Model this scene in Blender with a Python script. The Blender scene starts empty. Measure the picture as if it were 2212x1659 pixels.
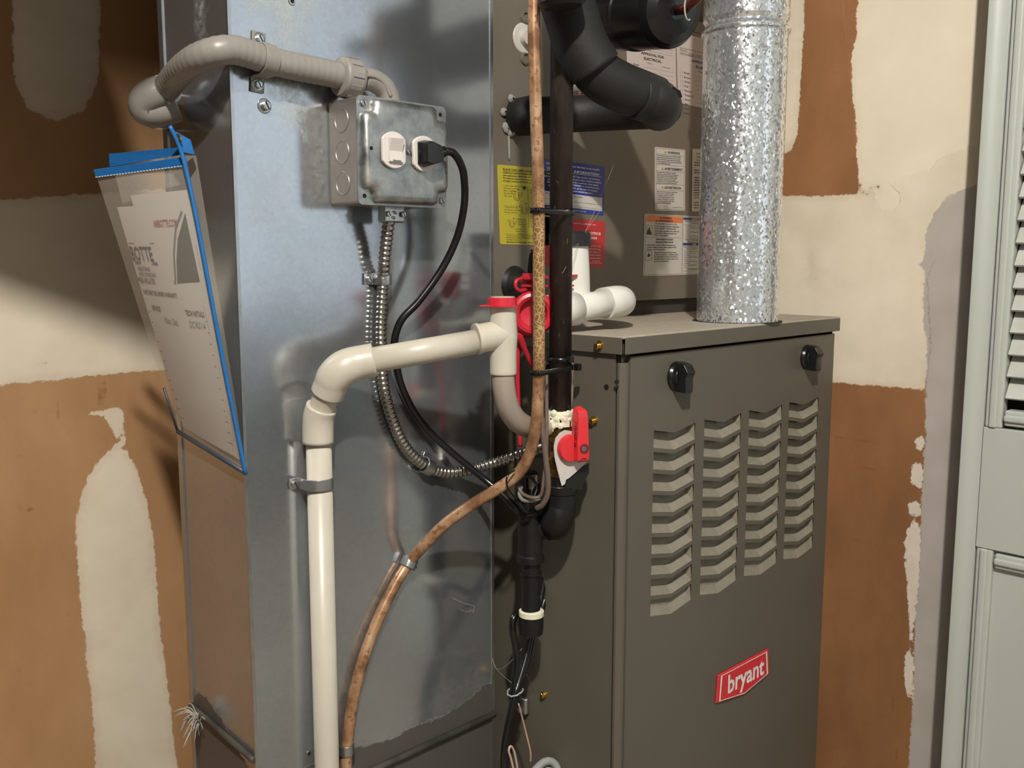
import bpy, bmesh, math, random
from mathutils import Vector, Matrix
random.seed(7)
S = bpy.context.scene
COL = S.collection
# ------------------------------------------------------------------ camera, world, light, exposure
FPX = 2055.0; CX, CY = 1106.0, 829.5
YAW, PITCH = math.radians(44.68), math.radians(7.53)
CAM = Vector((0, 0, 1.0))
FW = Vector((math.sin(YAW)*math.cos(PITCH), math.cos(YAW)*math.cos(PITCH), -math.sin(PITCH)))
RT = Vector((math.cos(YAW), -math.sin(YAW), 0))
UP = RT.cross(FW)
cd = bpy.data.cameras.new('camera'); cam = bpy.data.objects.new('camera', cd); COL.objects.link(cam)
cd.sensor_width = 36; cd.lens = 36*FPX/2212; cd.clip_start = 0.02; cd.clip_end = 30
M = Matrix((RT, UP, -FW)).transposed().to_4x4(); M.translation = CAM
cam.matrix_world = M
S.camera = cam
S.view_settings.view_transform = 'Standard'; S.view_settings.look = 'None'
S.view_settings.gamma = 1; S.view_settings.use_curve_mapping = False
S.view_settings.exposure = 0.0
w = bpy.data.worlds.new('world'); S.world = w; w.use_nodes = True
w.node_tree.nodes['Background'].inputs[0].default_value = (0.5, 0.52, 0.55, 1)
w.node_tree.nodes['Background'].inputs[1].default_value = 0.02
LAMP = Vector((-0.30, -0.40, 2.27))
ld = bpy.data.lights.new('ceiling_bulb_light', 'POINT'); ld.energy = 188; ld.shadow_soft_size = 0.035
ld.color = (1.0, 0.955, 0.885)
lo = bpy.data.objects.new('ceiling_bulb_light', ld); COL.objects.link(lo); lo.location = LAMP
ad = bpy.data.lights.new('hall_fill_light', 'AREA'); ad.energy = 7; ad.shape = 'RECTANGLE'; ad.size = 1.5; ad.size_y = 1.6  # added cool fill panel, reflected in the duct; no window stands here
ad.color = (0.82, 0.91, 1.0)
ao = bpy.data.objects.new('hall_fill_light', ad); COL.objects.link(ao)
ao.location = (1.9, -1.85, 1.5)
ao.rotation_euler = (Vector((1.9, -1.85, 1.5)) - Vector((0.6, 0.8, 1.0))).to_track_quat('Z', 'Y').to_euler()

# ------------------------------------------------------------------ helpers
def ray(px, py): return FW + RT*((px-CX)/FPX) - UP*((py-CY)/FPX)
def on(ax, v, px, py):
    d = ray(px, py); return CAM + d*((v-CAM[ax])/d[ax])
def onX(px, py, v): return on(0, v, px, py)
def onY(px, py, v): return on(1, v, px, py)
def onZ(px, py, v): return on(2, v, px, py)
def V(*a): return Vector(a)

def srgb(r, g, b):
    f = lambda c: (c/255/12.92) if c/255 <= 0.04045 else ((c/255+0.055)/1.055)**2.4
    return (f(r), f(g), f(b), 1)

class N:                                     # tiny node helper
    def __init__(s, name):
        s.m = bpy.data.materials.new(name); s.m.use_nodes = True
        s.t = s.m.node_tree; s.b = s.t.nodes['Principled BSDF']; s.tc = None
    def n(s, typ, **k):
        x = s.t.nodes.new(typ)
        for a, v in k.items(): setattr(x, a, v)
        return x
    def l(s, a, b): s.t.links.new(a, b)
    def coord(s):
        if not s.tc: s.tc = s.n('ShaderNodeNewGeometry').outputs['Position']
        return s.tc
    def noise(s, scale, detail=3, rough=0.5, vec=None, stretch=None, dist=0):
        v = vec or s.coord()
        if stretch:
            mp = s.n('ShaderNodeMapping'); mp.inputs['Scale'].default_value = stretch; s.l(v, mp.inputs[0]); v = mp.outputs[0]
        x = s.n('ShaderNodeTexNoise'); x.inputs['Scale'].default_value = scale; x.inputs['Detail'].default_value = detail
        x.inputs['Roughness'].default_value = rough; x.inputs['Distortion'].default_value = dist
        s.l(v, x.inputs['Vector']); return x.outputs['Fac']
    def ramp(s, fac, stops):
        r = s.n('ShaderNodeValToRGB'); e = r.color_ramp.elements
        while len(e) < len(stops): e.new(0.5)
        for i, (p, c) in enumerate(stops): e[i].position = p; e[i].color = c if len(c) == 4 else (*c, 1)
        s.l(fac, r.inputs[0]); return r.outputs[0]
    def mix(s, fac, a, b, mode='MIX'):
        x = s.n('ShaderNodeMix', data_type='RGBA', blend_type=mode)
        for v, i in ((fac, 0), (a, 6), (b, 7)):
            if hasattr(v, 'links'): s.l(v, x.inputs[i])
            else: x.inputs[i].default_value = v
        return x.outputs[2]
    def math(s, op, a, b=0.0, clamp=False):
        x = s.n('ShaderNodeMath', operation=op, use_clamp=clamp)
        for v, i in ((a, 0), (b, 1)):
            if hasattr(v, 'links'): s.l(v, x.inputs[i])
            else: x.inputs[i].default_value = v
        return x.outputs[0]
    def mr(s, v, a, b, c, d):
        x = s.n('ShaderNodeMapRange'); s.l(v, x.inputs[0])
        for i, q in enumerate((a, b, c, d)): x.inputs[i+1].default_value = q
        return x.outputs[0]
    def set(s, base=None, rough=None, metal=None, **k):
        for nm, v in (('Base Color', base), ('Roughness', rough), ('Metallic', metal), *[(a.replace('_', ' '), b) for a, b in k.items()]):
            if v is None: continue
            if hasattr(v, 'links'): s.l(v, s.b.inputs[nm])
            else: s.b.inputs[nm].default_value = v
        return s
    def bump(s, h, strength=0.3, dist=0.001, normal=None):
        x = s.n('ShaderNodeBump'); x.inputs['Strength'].default_value = strength; x.inputs['Distance'].default_value = dist
        s.l(h, x.inputs['Height'])
        if normal: s.l(normal, x.inputs['Normal'])
        s.l(x.outputs[0], s.b.inputs['Normal']); return x.outputs[0]
    def attr(s, name):
        x = s.n('ShaderNodeAttribute', attribute_name=name); return x.outputs['Fac']

def simple(name, col, rough=0.5, metal=0.0, var=0.12, scale=40, bump=0.0, bscale=300, dark=None, **k):
    q = N(name); c = srgb(*col)
    d = srgb(*dark) if dark else tuple(x*(1-var*2) for x in c[:3])+(1,)
    fac = q.mr(q.noise(scale, 4), 0.35, 0.65, 0, 1)
    q.set(base=q.mix(fac, d if dark else tuple(x*(1-var) for x in c[:3])+(1,), c), rough=rough, metal=metal, **k)
    if bump: q.bump(q.noise(bscale, 2), bump, 0.001)
    return q.m

class MB:
    def __init__(s): s.v = []; s.f = []; s.sm = []
    def add(s, vs, fs, smooth=False):
        o = len(s.v); s.v += [Vector(p) for p in vs]; s.f += [tuple(i+o for i in f) for f in fs]; s.sm += [smooth]*len(fs); return s
    def box(s, a, b):
        x0, y0, z0 = a; x1, y1, z1 = b
        vs = [(x, y, z) for z in (z0, z1) for y in (y0, y1) for x in (x0, x1)]
        return s.add(vs, [(0, 2, 3, 1), (4, 5, 7, 6), (0, 1, 5, 4), (2, 6, 7, 3), (0, 4, 6, 2), (1, 3, 7, 5)])
    def slab(s, quad, n, t):          # polygon extruded along n*t
        n = Vector(n).normalized()*t; k = len(quad); a = [Vector(q) for q in quad]
        return s.add(a+[q+n for q in a], [tuple(range(k))[::-1], tuple(range(k, 2*k))]+[(i, (i+1) % k, (i+1) % k+k, i+k) for i in range(k)])
    def tube(s, path, r, seg=16, caps=True, closed=False, flat=None):
        P = [Vector(p) for p in path]; n = len(P)
        R = r if isinstance(r, (list, tuple)) else [r]*n
        T = [(P[min(i+1, n-1)]-P[max(i-1, 0)]).normalized() if (P[min(i+1, n-1)]-P[max(i-1, 0)]).length > 1e-9 else None for i in range(n)]
        for i in range(n):
            if T[i] is None: T[i] = T[i-1] if i else (P[1]-P[0]).normalized()
        if closed: T[0] = T[-1] = (P[1]-P[-2]).normalized()
        a = Vector((0, 0, 1)) if abs(T[0].z) < 0.9 else Vector((1, 0, 0))
        u = (a-T[0]*a.dot(T[0])).normalized(); vs = []
        for i in range(n):
            u = (u-T[i]*u.dot(T[i])).normalized(); w_ = T[i].cross(u)
            for k in range(seg):
                an = 2*math.pi*k/seg
                vs.append(P[i]+(u*math.cos(an)+w_*math.sin(an))*R[i])
        fs = [(i*seg+k, i*seg+(k+1) % seg, (i+1)*seg+(k+1) % seg, (i+1)*seg+k) for i in range(n-1) for k in range(seg)]
        s.add(vs, fs, True)
        if caps:
            o = len(s.v)-len(vs)
            s.f.append(tuple(o+k for k in range(seg))[::-1]); s.sm.append(False)
            s.f.append(tuple(o+(n-1)*seg+k for k in range(seg))); s.sm.append(False)
        return s
    def lathe(s, o, ax, prof, seg=24, caps=True, nrm=False):   # prof [(t, r)] with sharp steps where t or r jump
        o = Vector(o); ax = Vector(ax).normalized()
        a = Vector((0, 0, 1)) if abs(ax.z) < 0.9 else Vector((1, 0, 0))
        u = (a-ax*a.dot(ax)).normalized(); w_ = ax.cross(u)
        for j in range(len(prof)-1):
            vs = []
            for t, r in prof[j:j+2]:
                for k in range(seg):
                    an = 2*math.pi*k/seg; vs.append(o+ax*t+(u*math.cos(an)+w_*math.sin(an))*r)
            s.add(vs, [(k, (k+1) % seg, seg+(k+1) % seg, seg+k) for k in range(seg)], True)
        if caps:
            for (t, r), rev in ((prof[0], 1), (prof[-1], 0)):
                if r < 1e-5: continue
                vs = [o+ax*t+(u*math.cos(2*math.pi*k/seg)+w_*math.sin(2*math.pi*k/seg))*r for k in range(seg)]
                s.add(vs, [tuple(range(seg))[::-1] if rev else tuple(range(seg))])
        return s
    def build(s, name, m, parent=None, bevel=0, seg=2, smooth=None, **props):
        me = bpy.data.meshes.new(name)
        off = parent.matrix_world.translation if parent and 'wl' not in parent.keys() else Vector((0, 0, 0))
        off = wloc(parent) if parent else Vector((0, 0, 0))
        me.from_pydata([tuple(p-off) for p in s.v], [], s.f)
        me.polygons.foreach_set('use_smooth', [bool(x) if smooth is None else smooth for x in s.sm])
        me.materials.append(m)
        bm = bmesh.new(); bm.from_mesh(me)
        bmesh.ops.remove_doubles(bm, verts=bm.verts, dist=1e-6) if bevel else None
        if bevel: bmesh.ops.recalc_face_normals(bm, faces=bm.faces)
        bm.to_mesh(me); bm.free(); me.update()
        ob = bpy.data.objects.new(name, me); COL.objects.link(ob)
        if bevel:
            b = ob.modifiers.new('bevel', 'BEVEL'); b.width = bevel; b.segments = seg; b.limit_method = 'ANGLE'; b.angle_limit = math.radians(40)
            for p in me.polygons: p.use_smooth = True
            ob.modifiers.new('wn', 'WEIGHTED_NORMAL')
        if parent: ob.parent = parent
        for k, v_ in props.items(): ob[k] = v_
        return ob
def wloc(o):
    v = Vector((0, 0, 0))
    while o: v += o.location; o = o.parent
    return v
def thing(name, label, cat, loc, group=None):
    o = bpy.data.objects.new(name, None); COL.objects.link(o); o.location = loc; o.empty_display_size = 0.02
    o['label'] = label; o['category'] = cat
    if group: o['group'] = group
    return o
def tag(o, label, cat, group=None):
    o['label'] = label; o['category'] = cat
    if group: o['group'] = group
    return o
def struct(o): o['kind'] = 'structure'; return o
def spline(pts, n=8):
    P = [Vector(p) for p in pts]; P = [P[0]*2-P[1]]+P+[P[-1]*2-P[-2]]; out = []
    for i in range(1, len(P)-2):
        a, b, c, d = P[i-1:i+3]
        for k in range(n):
            t = k/n
            out.append(0.5*((2*b)+(c-a)*t+(2*a-5*b+4*c-d)*t*t+(3*b-a-3*c+d)*t**3))
    out.append(P[-2]); return out
def resample(pts, step):
    L = [0]
    for a, b in zip(pts, pts[1:]): L.append(L[-1]+(b-a).length)
    n = max(2, int(L[-1]/step)); out = []; j = 0
    for i in range(n+1):
        s_ = L[-1]*i/n
        while j < len(L)-2 and L[j+1] < s_: j += 1
        t = (s_-L[j])/max(1e-9, L[j+1]-L[j]); out.append(pts[j].lerp(pts[j+1], min(1, t)))
    return out
def pxpath(rows, n=8): return spline([onY(a, b, c) for a, b, c in rows], n)

# ------------------------------------------------------------------ glyph cache for all printed lettering
CH = "ABCDEFGHIJKLMNOPQRSTUVWXYZabcdefghijklmnopqrstuvwxyz0123456789.,-/'():!&*|"
GL = {}; GB = {}
def load_glyphs(GL=GL, off=0.0):
    obs = []
    for c in CH+' ':
        for body in (c, c+'|'):
            cu = bpy.data.curves.new('g', 'FONT'); cu.body = body; cu.size = 1; cu.resolution_u = 2; cu.offset = off
            o = bpy.data.objects.new('g', cu); COL.objects.link(o); obs.append((c, body, o, cu))
    bpy.context.view_layer.update(); dg = bpy.context.evaluated_depsgraph_get(); mx = {}
    for c, body, o, cu in obs:
        me = bpy.data.meshes.new_from_object(o.evaluated_get(dg))
        vs = [(v.co.x, v.co.y) for v in me.vertices]; fs = [tuple(p.vertices) for p in me.polygons]
        mx[body] = max([v[0] for v in vs], default=0)
        if body == c: GL[c] = [vs, fs, 0]
        bpy.data.meshes.remove(me)
    for c in CH+' ': GL[c][2] = mx[c+'|']-mx['|']
    for c, body, o, cu in obs: bpy.data.objects.remove(o); bpy.data.curves.remove(cu)
load_glyphs()
load_glyphs(GB, 0.022)
def text2d(s_, x, y, h, align='l', sx=1.0, bold=0.0, up=(0, 1)):
    """returns (verts2d, faces); x,y = baseline start in label units, h = font size; label y runs downwards"""
    W = sum(GL.get(c, GL[' '])[2] for c in s_)*h*sx
    if align == 'c': x -= W/2
    if align == 'r': x -= W
    vs, fs = [], []
    for c in s_:
        g = (GB if bold else GL).get(c, GL[' '])
        o = len(vs); vs += [(x+vx*h*sx, y-vy*h) for vx, vy in g[0]]; fs += [tuple(i+o for i in f) for f in g[1]]
        x += g[2]*h*sx
    return vs, fs

INK = simple('printed black ink', (28, 26, 26), 0.5)
WINK = simple('printed white ink', (235, 233, 230), 0.5)
RINK = simple('printed red ink', (150, 26, 44), 0.5)
BINK = simple('printed blue ink', (36, 52, 110), 0.5)
GINK = simple('printed grey ink', (95, 92, 92), 0.6)

def printed(name, corners, W, H, base_mat, items, label=None, cat='sticker', group=None, thick=0.0004, parent=None, nrm=None, round_=0.03, layer=0.00012, mapf=None):
    """flat printed sheet. corners TL,TR,BR,BL world; label space W x H, y down. items: ('r',x0,y0,x1,y1,mat) ('t',str,x,y,h,mat,align,sx,bold) ('p',[pts],mat)"""
    tl, tr, br, bl = [Vector(c) for c in corners]
    n = (nrm or (tr-tl).cross(bl-tl)).normalized()
    if n.dot(CAM-tl) < 0: n = -n
    def mp(x, y, k=0):
        u, v_ = x/W, y/H
        if mapf: return mapf(u, v_)+n*(thick+layer*k)
        return (tl*(1-u)+tr*u)*(1-v_)+(bl*(1-u)+br*u)*v_+n*(thick+layer*k)
    root = thing(name, label, cat, (tl+tr+br+bl)/4, group) if not parent else parent
    b = MB(); r = round_*W; pts = []
    for cx, cy, a0 in ((r, r, 180), (W-r, r, 270), (W-r, H-r, 0), (r, H-r, 90)):
        for k in range(4): a = math.radians(a0+30*k); pts.append((cx+r*math.cos(a), cy+r*math.sin(a)))
    b.slab([mp(x, y)-n*thick for x, y in pts], n, thick)
    if mapf:
        b = MB(); b.add([mp(W*i/10, H*j/24) for j in range(25) for i in range(11)], [(j*11+i, j*11+i+1, (j+1)*11+i+1, (j+1)*11+i) for j in range(24) for i in range(10)], True)
    sheet = b.build('sheet', base_mat, root)
    groups = {}
    for it in items:
        if it[0] == 'r': _, x0, y0, x1, y1, m = it[:6]; k = it[6] if len(it) > 6 else 1; vs, fs = [(x0, y0), (x1, y0), (x1, y1), (x0, y1)], [(0, 1, 2, 3)]
        elif it[0] == 'p': _, vs, m = it[:3]; k = 2; fs = [tuple(range(len(vs)))]
        elif it[0] == 'o':   # outline rectangle
            _, x0, y0, x1, y1, t, m = it; k = 1
            vs = [(x0, y0), (x1, y0), (x1, y1), (x0, y1), (x0+t, y0+t), (x1-t, y0+t), (x1-t, y1-t), (x0+t, y1-t)]
            fs = [(0, 1, 5, 4), (1, 2, 6, 5), (2, 3, 7, 6), (3, 0, 4, 7)]
        elif it[0] == 'l':   # polyline
            _, pl, t, m = it; k = 2; vs, fs = [], []
            for (ax, ay), (bx, by) in zip(pl, pl[1:]):
                L = math.hypot(bx-ax, by-ay) or 1; ox, oy = -(by-ay)/L*t/2, (bx-ax)/L*t/2; o = len(vs)
                vs += [(ax+ox, ay+oy), (bx+ox, by+oy), (bx-ox, by-oy), (ax-ox, ay-oy)]; fs.append((o, o+1, o+2, o+3))
        else:
            _, st, x, y, h, m = it[:6]; al = it[6] if len(it) > 6 else 'l'; sx = it[7] if len(it) > 7 else 1; bo = it[8] if len(it) > 8 else 0; k = 3
            vs, fs = text2d(st, x, y, h, al, sx, bo)
        key = (m.name, k); g = groups.setdefault(key, [m, k, [], []]); o = len(g[2])
        g[2] += vs; g[3] += [tuple(i+o for i in f) for f in fs]
    nm = {1: 'printed_field', 2: 'printed_drawing', 3: 'lettering'}
    for m, k, vs, fs in groups.values():
        q = MB(); q.add([mp(x, y, k) for x, y in vs], fs); ob = q.build(nm.get(k, 'lettering'), m, root)
        if k >= 2: ob['kind'] = 'stuff'
    return root

# ------------------------------------------------------------------ materials
M_ = {}
def galv(name, rough, spang, tint=(0.50, 0.55, 0.60), metal=0.92):
    q = N(name)
    v = q.n('ShaderNodeTexVoronoi'); v.inputs['Scale'].default_value = spang; q.l(q.coord(), v.inputs['Vector'])
    cloud = q.noise(5, 5, 0.6)
    c = q.ramp(cloud, [(0.35, tuple(x*0.80 for x in tint)), (0.65, tint)])
    hsv = q.n('ShaderNodeSeparateColor'); q.l(v.outputs['Color'], hsv.inputs[0])
    c = q.mix(q.mr(hsv.outputs[0], 0, 1, 0, 0.10), c, (0.75, 0.77, 0.8, 1))
    q.set(base=c, metal=metal, rough=q.mr(q.noise(7, 4), 0.3, 0.7, rough*0.75, rough*1.3))
    q.bump(q.noise(5, 1, stretch=(1, 1, .35)), 0.12, 0.004)
    return q
M_['galv_side'] = galv('galvanised duct side', 0.22, 300).m
M_['galv_small'] = simple('zinc plated steel', (190, 192, 192), 0.28, 0.95, 0.15, 60, 0.1, 400)
M_['galv_box'] = None
def boxmat():
    q = N('dusty galvanised box steel')
    n = q.noise(45, 5, 0.6)
    q.set(base=q.ramp(n, [(0.3, srgb(128, 130, 130)), (0.7, srgb(190, 192, 188))]), metal=0.85, rough=q.mr(n, 0.3, 0.7, 0.28, 0.5))
    q.bump(q.noise(500, 2), 0.08, 0.0005); return q.m
M_['galv_box'] = boxmat()
M_['knock'] = simple('bare knockout steel', (196, 184, 176), 0.35, 0.85, 0.08, 50)
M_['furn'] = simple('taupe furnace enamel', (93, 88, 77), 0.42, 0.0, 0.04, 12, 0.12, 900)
M_['furn_in'] = simple('furnace steel with interior shade', (60, 56, 50), 0.7)  # darker steel tone; the shade of the interior is put into the colour
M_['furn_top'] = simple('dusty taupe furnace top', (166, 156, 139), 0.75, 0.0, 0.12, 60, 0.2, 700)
M_['lip'] = simple('dusty louvre lip with lit tone', (134, 127, 112), 0.7, 0.0, 0.12, 90)  # dust tone, with the brightness of upward faces put into the colour
M_['coil'] = simple('taupe coil cabinet enamel', (106, 98, 86), 0.38, 0.0, 0.04, 8, 0.1, 900)
M_['pvc'] = simple('aged cream pvc', (198, 190, 174), 0.35, 0.0, 0.05, 30, Subsurface_Weight=0.0)
M_['pvcw'] = simple('white pvc', (222, 219, 210), 0.32, 0.0, 0.03, 30)
M_['pvcg'] = simple('grey beige pvc tube', (160, 146, 134), 0.25, 0.0, 0.05, 30)
M_['greypl'] = simple('grey plastic conduit', (142, 137, 130), 0.38, 0.0, 0.06, 40)
M_['greymt'] = simple('grey painted clamp metal', (160, 160, 160), 0.3, 0.7, 0.05, 40)
M_['red'] = simple('red vinyl', (196, 40, 56), 0.35, 0.0, 0.08, 50)
M_['redh'] = simple('red valve handle coating', (214, 50, 56), 0.32, 0.0, 0.05, 50, 0.15, 300)
M_['black'] = simple('black rubber', (26, 25, 24), 0.45, 0.0, 0.1, 40)
M_['blackp'] = simple('glossy black plastic', (22, 22, 23), 0.22, 0.0, 0.1, 40)
M_['foam'] = simple('black pipe insulation foam', (27, 26, 24), 0.62, 0.0, 0.18, 25, 0.3, 250)
M_['iron'] = simple('black malleable iron', (42, 41, 40), 0.38, 0.55, 0.15, 60, 0.35, 350)
def pipebrown():
    q = N('rusty brown gas pipe')
    n = q.noise(60, 5, 0.65, stretch=(1, 1, .25)); sp = q.noise(260, 2, stretch=(1, 1, .3))
    c = q.ramp(n, [(0.3, srgb(34, 28, 25)), (0.62, srgb(64, 53, 47)), (0.8, srgb(104, 94, 86))])
    c = q.mix(q.mr(sp, 0.68, 0.72, 0, 0.6), c, srgb(150, 140, 130)); q.set(base=c, rough=0.45, metal=0.3); q.bump(sp, 0.25, 0.001); return q.m
M_['gas'] = pipebrown()
def copper():
    q = N('mottled copper')
    big = q.noise(32, 4, 0.6); sp = q.noise(150, 3, 0.55)
    v = q.n('ShaderNodeTexVoronoi', feature='DISTANCE_TO_EDGE'); v.inputs['Scale'].default_value = 235
    mp = q.n('ShaderNodeMapping'); mp.inputs['Scale'].default_value = (1, 1, .8); nz = q.n('ShaderNodeTexNoise'); nz.inputs['Scale'].default_value = 90; q.l(q.coord(), nz.inputs['Vector']); va = q.n('ShaderNodeVectorMath', operation='SCALE'); va.inputs['Scale'].default_value = .006; q.l(nz.outputs['Color'], va.inputs[0]); vb = q.n('ShaderNodeVectorMath', operation='ADD'); q.l(q.coord(), vb.inputs[0]); q.l(va.outputs[0], vb.inputs[1]); q.l(vb.outputs[0], mp.inputs[0]); q.l(mp.outputs[0], v.inputs['Vector'])
    c = q.ramp(big, [(0.34, srgb(122, 86, 58)), (0.52, srgb(172, 132, 98)), (0.72, srgb(198, 166, 136))])
    c = q.mix(q.mr(sp, 0.58, 0.62, 0, 0.75), c, srgb(124, 82, 52))
    sep = q.n('ShaderNodeSeparateXYZ'); q.l(q.coord(), sep.inputs[0]); z = sep.outputs[2]
    zone = q.math('MULTIPLY', q.mr(z, 0.86, 0.90, 0, 1), q.mr(z, 1.03, 1.09, 1, 0))
    crack = q.mr(v.outputs['Distance'], 0.03, 0.12, 1, 0)
    c2 = q.mix(crack, srgb(140, 104, 62), srgb(216, 182, 130)); c = q.mix(q.math('MULTIPLY', zone, 0.75), c, c2)
    q.set(base=c, metal=0.35, rough=0.38); return q.m
M_['copper'] = copper()
M_['brass'] = simple('tarnished brass', (150, 120, 70), 0.3, 0.9, 0.3, 120, dark=(70, 52, 26))
M_['goldscrew'] = simple('gold zinc screw', (214, 176, 96), 0.25, 0.95, 0.1, 120)
M_['paste'] = simple('dried pipe paste', (228, 224, 196), 0.6, 0.0, 0.1, 150, 0.5, 500)
M_['paper'] = simple('white paper', (196, 190, 184), 0.6, 0.0, 0.03, 15)
M_['stk_white'] = simple('white sticker vinyl', (196, 190, 182), 0.3, 0.0, 0.02, 15)
M_['stk_yellow'] = simple('yellow sticker vinyl', (180, 166, 44), 0.3, 0.0, 0.03, 15)
M_['stk_blue'] = simple('blue sticker vinyl', (36, 52, 136), 0.3, 0.0, 0.05, 15)
M_['stk_red'] = simple('red sticker vinyl', (186, 40, 48), 0.3, 0.0, 0.05, 15)
M_['orange'] = simple('orange warning print', (226, 116, 52), 0.4)
M_['permit'] = simple('mauve permit paper', (196, 182, 176), 0.55, 0.0, 0.03, 10)
M_['bluetrim'] = simple('blue vinyl binding', (30, 104, 170), 0.4, 0.0, 0.1, 80)
M_['darktrim'] = simple('dark slate vinyl binding', (52, 62, 76), 0.45)
M_['stitch'] = simple('white stitching thread', (206, 212, 218), 0.7)
M_['grommet'] = simple('brass grommet', (190, 160, 110), 0.25, 0.95, 0.1, 120)
M_['drywood'] = simple('old grey wood', (120, 108, 92), 0.8, 0.0, 0.3, 30, dark=(60, 50, 40))
M_['mastic'] = simple('dusty dark duct mastic', (84, 80, 74), 0.6, 0.15, 0.2, 22, 0.5, 120, dark=(50, 46, 42))
M_['web'] = simple('pale cobweb thread', (170, 165, 155), 0.6)
M_['door'] = simple('satin white door paint', (180, 184, 176), 0.4, 0.0, 0.03, 6, 0.04, 60)
M_['slat'] = simple('cream white louvre paint', (190, 190, 182), 0.45)
M_['voidgap'] = simple('painted cavity shade', (12, 11, 10), 0.9)  # near-black colour stands in for shade in holes, slots and gaps
M_['sealant'] = simple('clear silicone sealant', (200, 196, 188), 0.2, 0.0, 0.1, 80, Transmission_Weight=0.5)
M_['wirebrown'] = simple('dusty brown wire sheath', (110, 94, 82), 0.5, 0.0, 0.15, 90)
M_['greycable'] = simple('grey cable jacket', (150, 150, 148), 0.5)
M_['steelbright'] = simple('dusty flexible armour steel', (172, 168, 160), 0.24, 0.95, 0.15, 90)
def clearvinyl():
    q = N('clear vinyl pouch')
    q.set(base=srgb(215, 208, 195), rough=0.12, Alpha=0.27); q.bump(q.noise(22, 3), 0.25, 0.004); return q.m
M_['clear'] = clearvinyl()
def sparkle():
    q = N('spangled galvanised vent pipe')
    v = q.n('ShaderNodeTexVoronoi'); v.inputs['Scale'].default_value = 400
    mp = q.n('ShaderNodeMapping'); mp.inputs['Scale'].default_value = (1, 1, .8); q.l(q.coord(), mp.inputs[0]); q.l(mp.outputs[0], v.inputs['Vector'])
    sub = q.n('ShaderNodeVectorMath', operation='SUBTRACT'); sub.inputs[1].default_value = (.5, .5, .5); q.l(v.outputs['Color'], sub.inputs[0])
    sc = q.n('ShaderNodeVectorMath', operation='SCALE'); q.l(sub.outputs[0], sc.inputs[0])
    cloud = q.noise(16, 3, stretch=(1.4, 1.4, .5)); sp2 = q.n('ShaderNodeSeparateColor'); v2 = q.n('ShaderNodeTexWhiteNoise'); q.l(v.outputs['Position'], v2.inputs['Vector'])
    pick = q.mr(v2.outputs['Value'], 0.52, 0.58, 0.10, 0.9); q.l(q.math('MULTIPLY', pick, q.mr(cloud, 0.35, 0.62, 0.6, 1.0)), sc.inputs['Scale'])
    g = q.n('ShaderNodeNewGeometry'); ad_ = q.n('ShaderNodeVectorMath', operation='ADD'); q.l(g.outputs['Normal'], ad_.inputs[0]); q.l(sc.outputs[0], ad_.inputs[1])
    nm = q.n('ShaderNodeVectorMath', operation='NORMALIZE'); q.l(ad_.outputs[0], nm.inputs[0]); q.l(nm.outputs[0], q.b.inputs['Normal'])
    q.set(base=(0.84, 0.87, 0.90, 1), metal=0.82, rough=0.2); return q.m
M_['vent'] = sparkle()

# signed distance masks: irregular hand-trowelled edges come from noise on the distance
def sdist(p, poly):
    x, y = p; ins = False; d = 1e9; n = len(poly)
    for i in range(n):
        ax, ay = poly[i]; bx, by = poly[(i+1) % n]
        if (ay > y) != (by > y) and x < (bx-ax)*(y-ay)/(by-ay)+ax: ins = not ins
        ex, ey = bx-ax, by-ay; t = max(0, min(1, ((x-ax)*ex+(y-ay)*ey)/(ex*ex+ey*ey+1e-12)))
        d = min(d, math.hypot(x-ax-ex*t, y-ay-ey*t))
    return d if ins else -d
def masked_grid(name, m, fn, u0, u1, v0, v1, step, masks, parent=None, uv2=None, clampd=0.03):
    """fn(u,v)->world; masks {attr:[polys in (u,v)]} stored as signed distance in metres"""
    nu, nv = max(2, int((u1-u0)/step)), max(2, int((v1-v0)/step)); b = MB(); uv = []
    for j in range(nv+1):
        for i in range(nu+1):
            u, v_ = u0+(u1-u0)*i/nu, v0+(v1-v0)*j/nv; b.v.append(Vector(fn(u, v_))); uv.append((u, v_))
    b.f = [(j*(nu+1)+i, j*(nu+1)+i+1, (j+1)*(nu+1)+i+1, (j+1)*(nu+1)+i) for j in range(nv) for i in range(nu)]; b.sm = [False]*len(b.f)
    ob = b.build(name, m, parent)
    for an, polys in masks.items():
        bbs = [(min(p[0] for p in q)-clampd, max(p[0] for p in q)+clampd, min(p[1] for p in q)-clampd, max(p[1] for p in q)+clampd, q) for q in polys]
        vals = []
        for (u, v_) in uv:
            best = -clampd
            for x0, x1, y0, y1, q in bbs:
                if x0 <= u <= x1 and y0 <= v_ <= y1: best = max(best, sdist((u, v_), q))
            vals.append(max(-clampd, min(clampd, best)))
        ob.data.attributes.new(an, 'FLOAT', 'POINT').data.foreach_set('value', vals)
    return ob
def edge(q, name, namp=0.006, nscale=60, soft=0.0008, streak=None):
    n = q.math('MULTIPLY', q.math('SUBTRACT', q.noise(nscale, 6, 0.7, stretch=streak), 0.5), namp*4)
    return q.mr(q.math('ADD', q.attr(name), n), -soft, soft, 0, 1)

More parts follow.
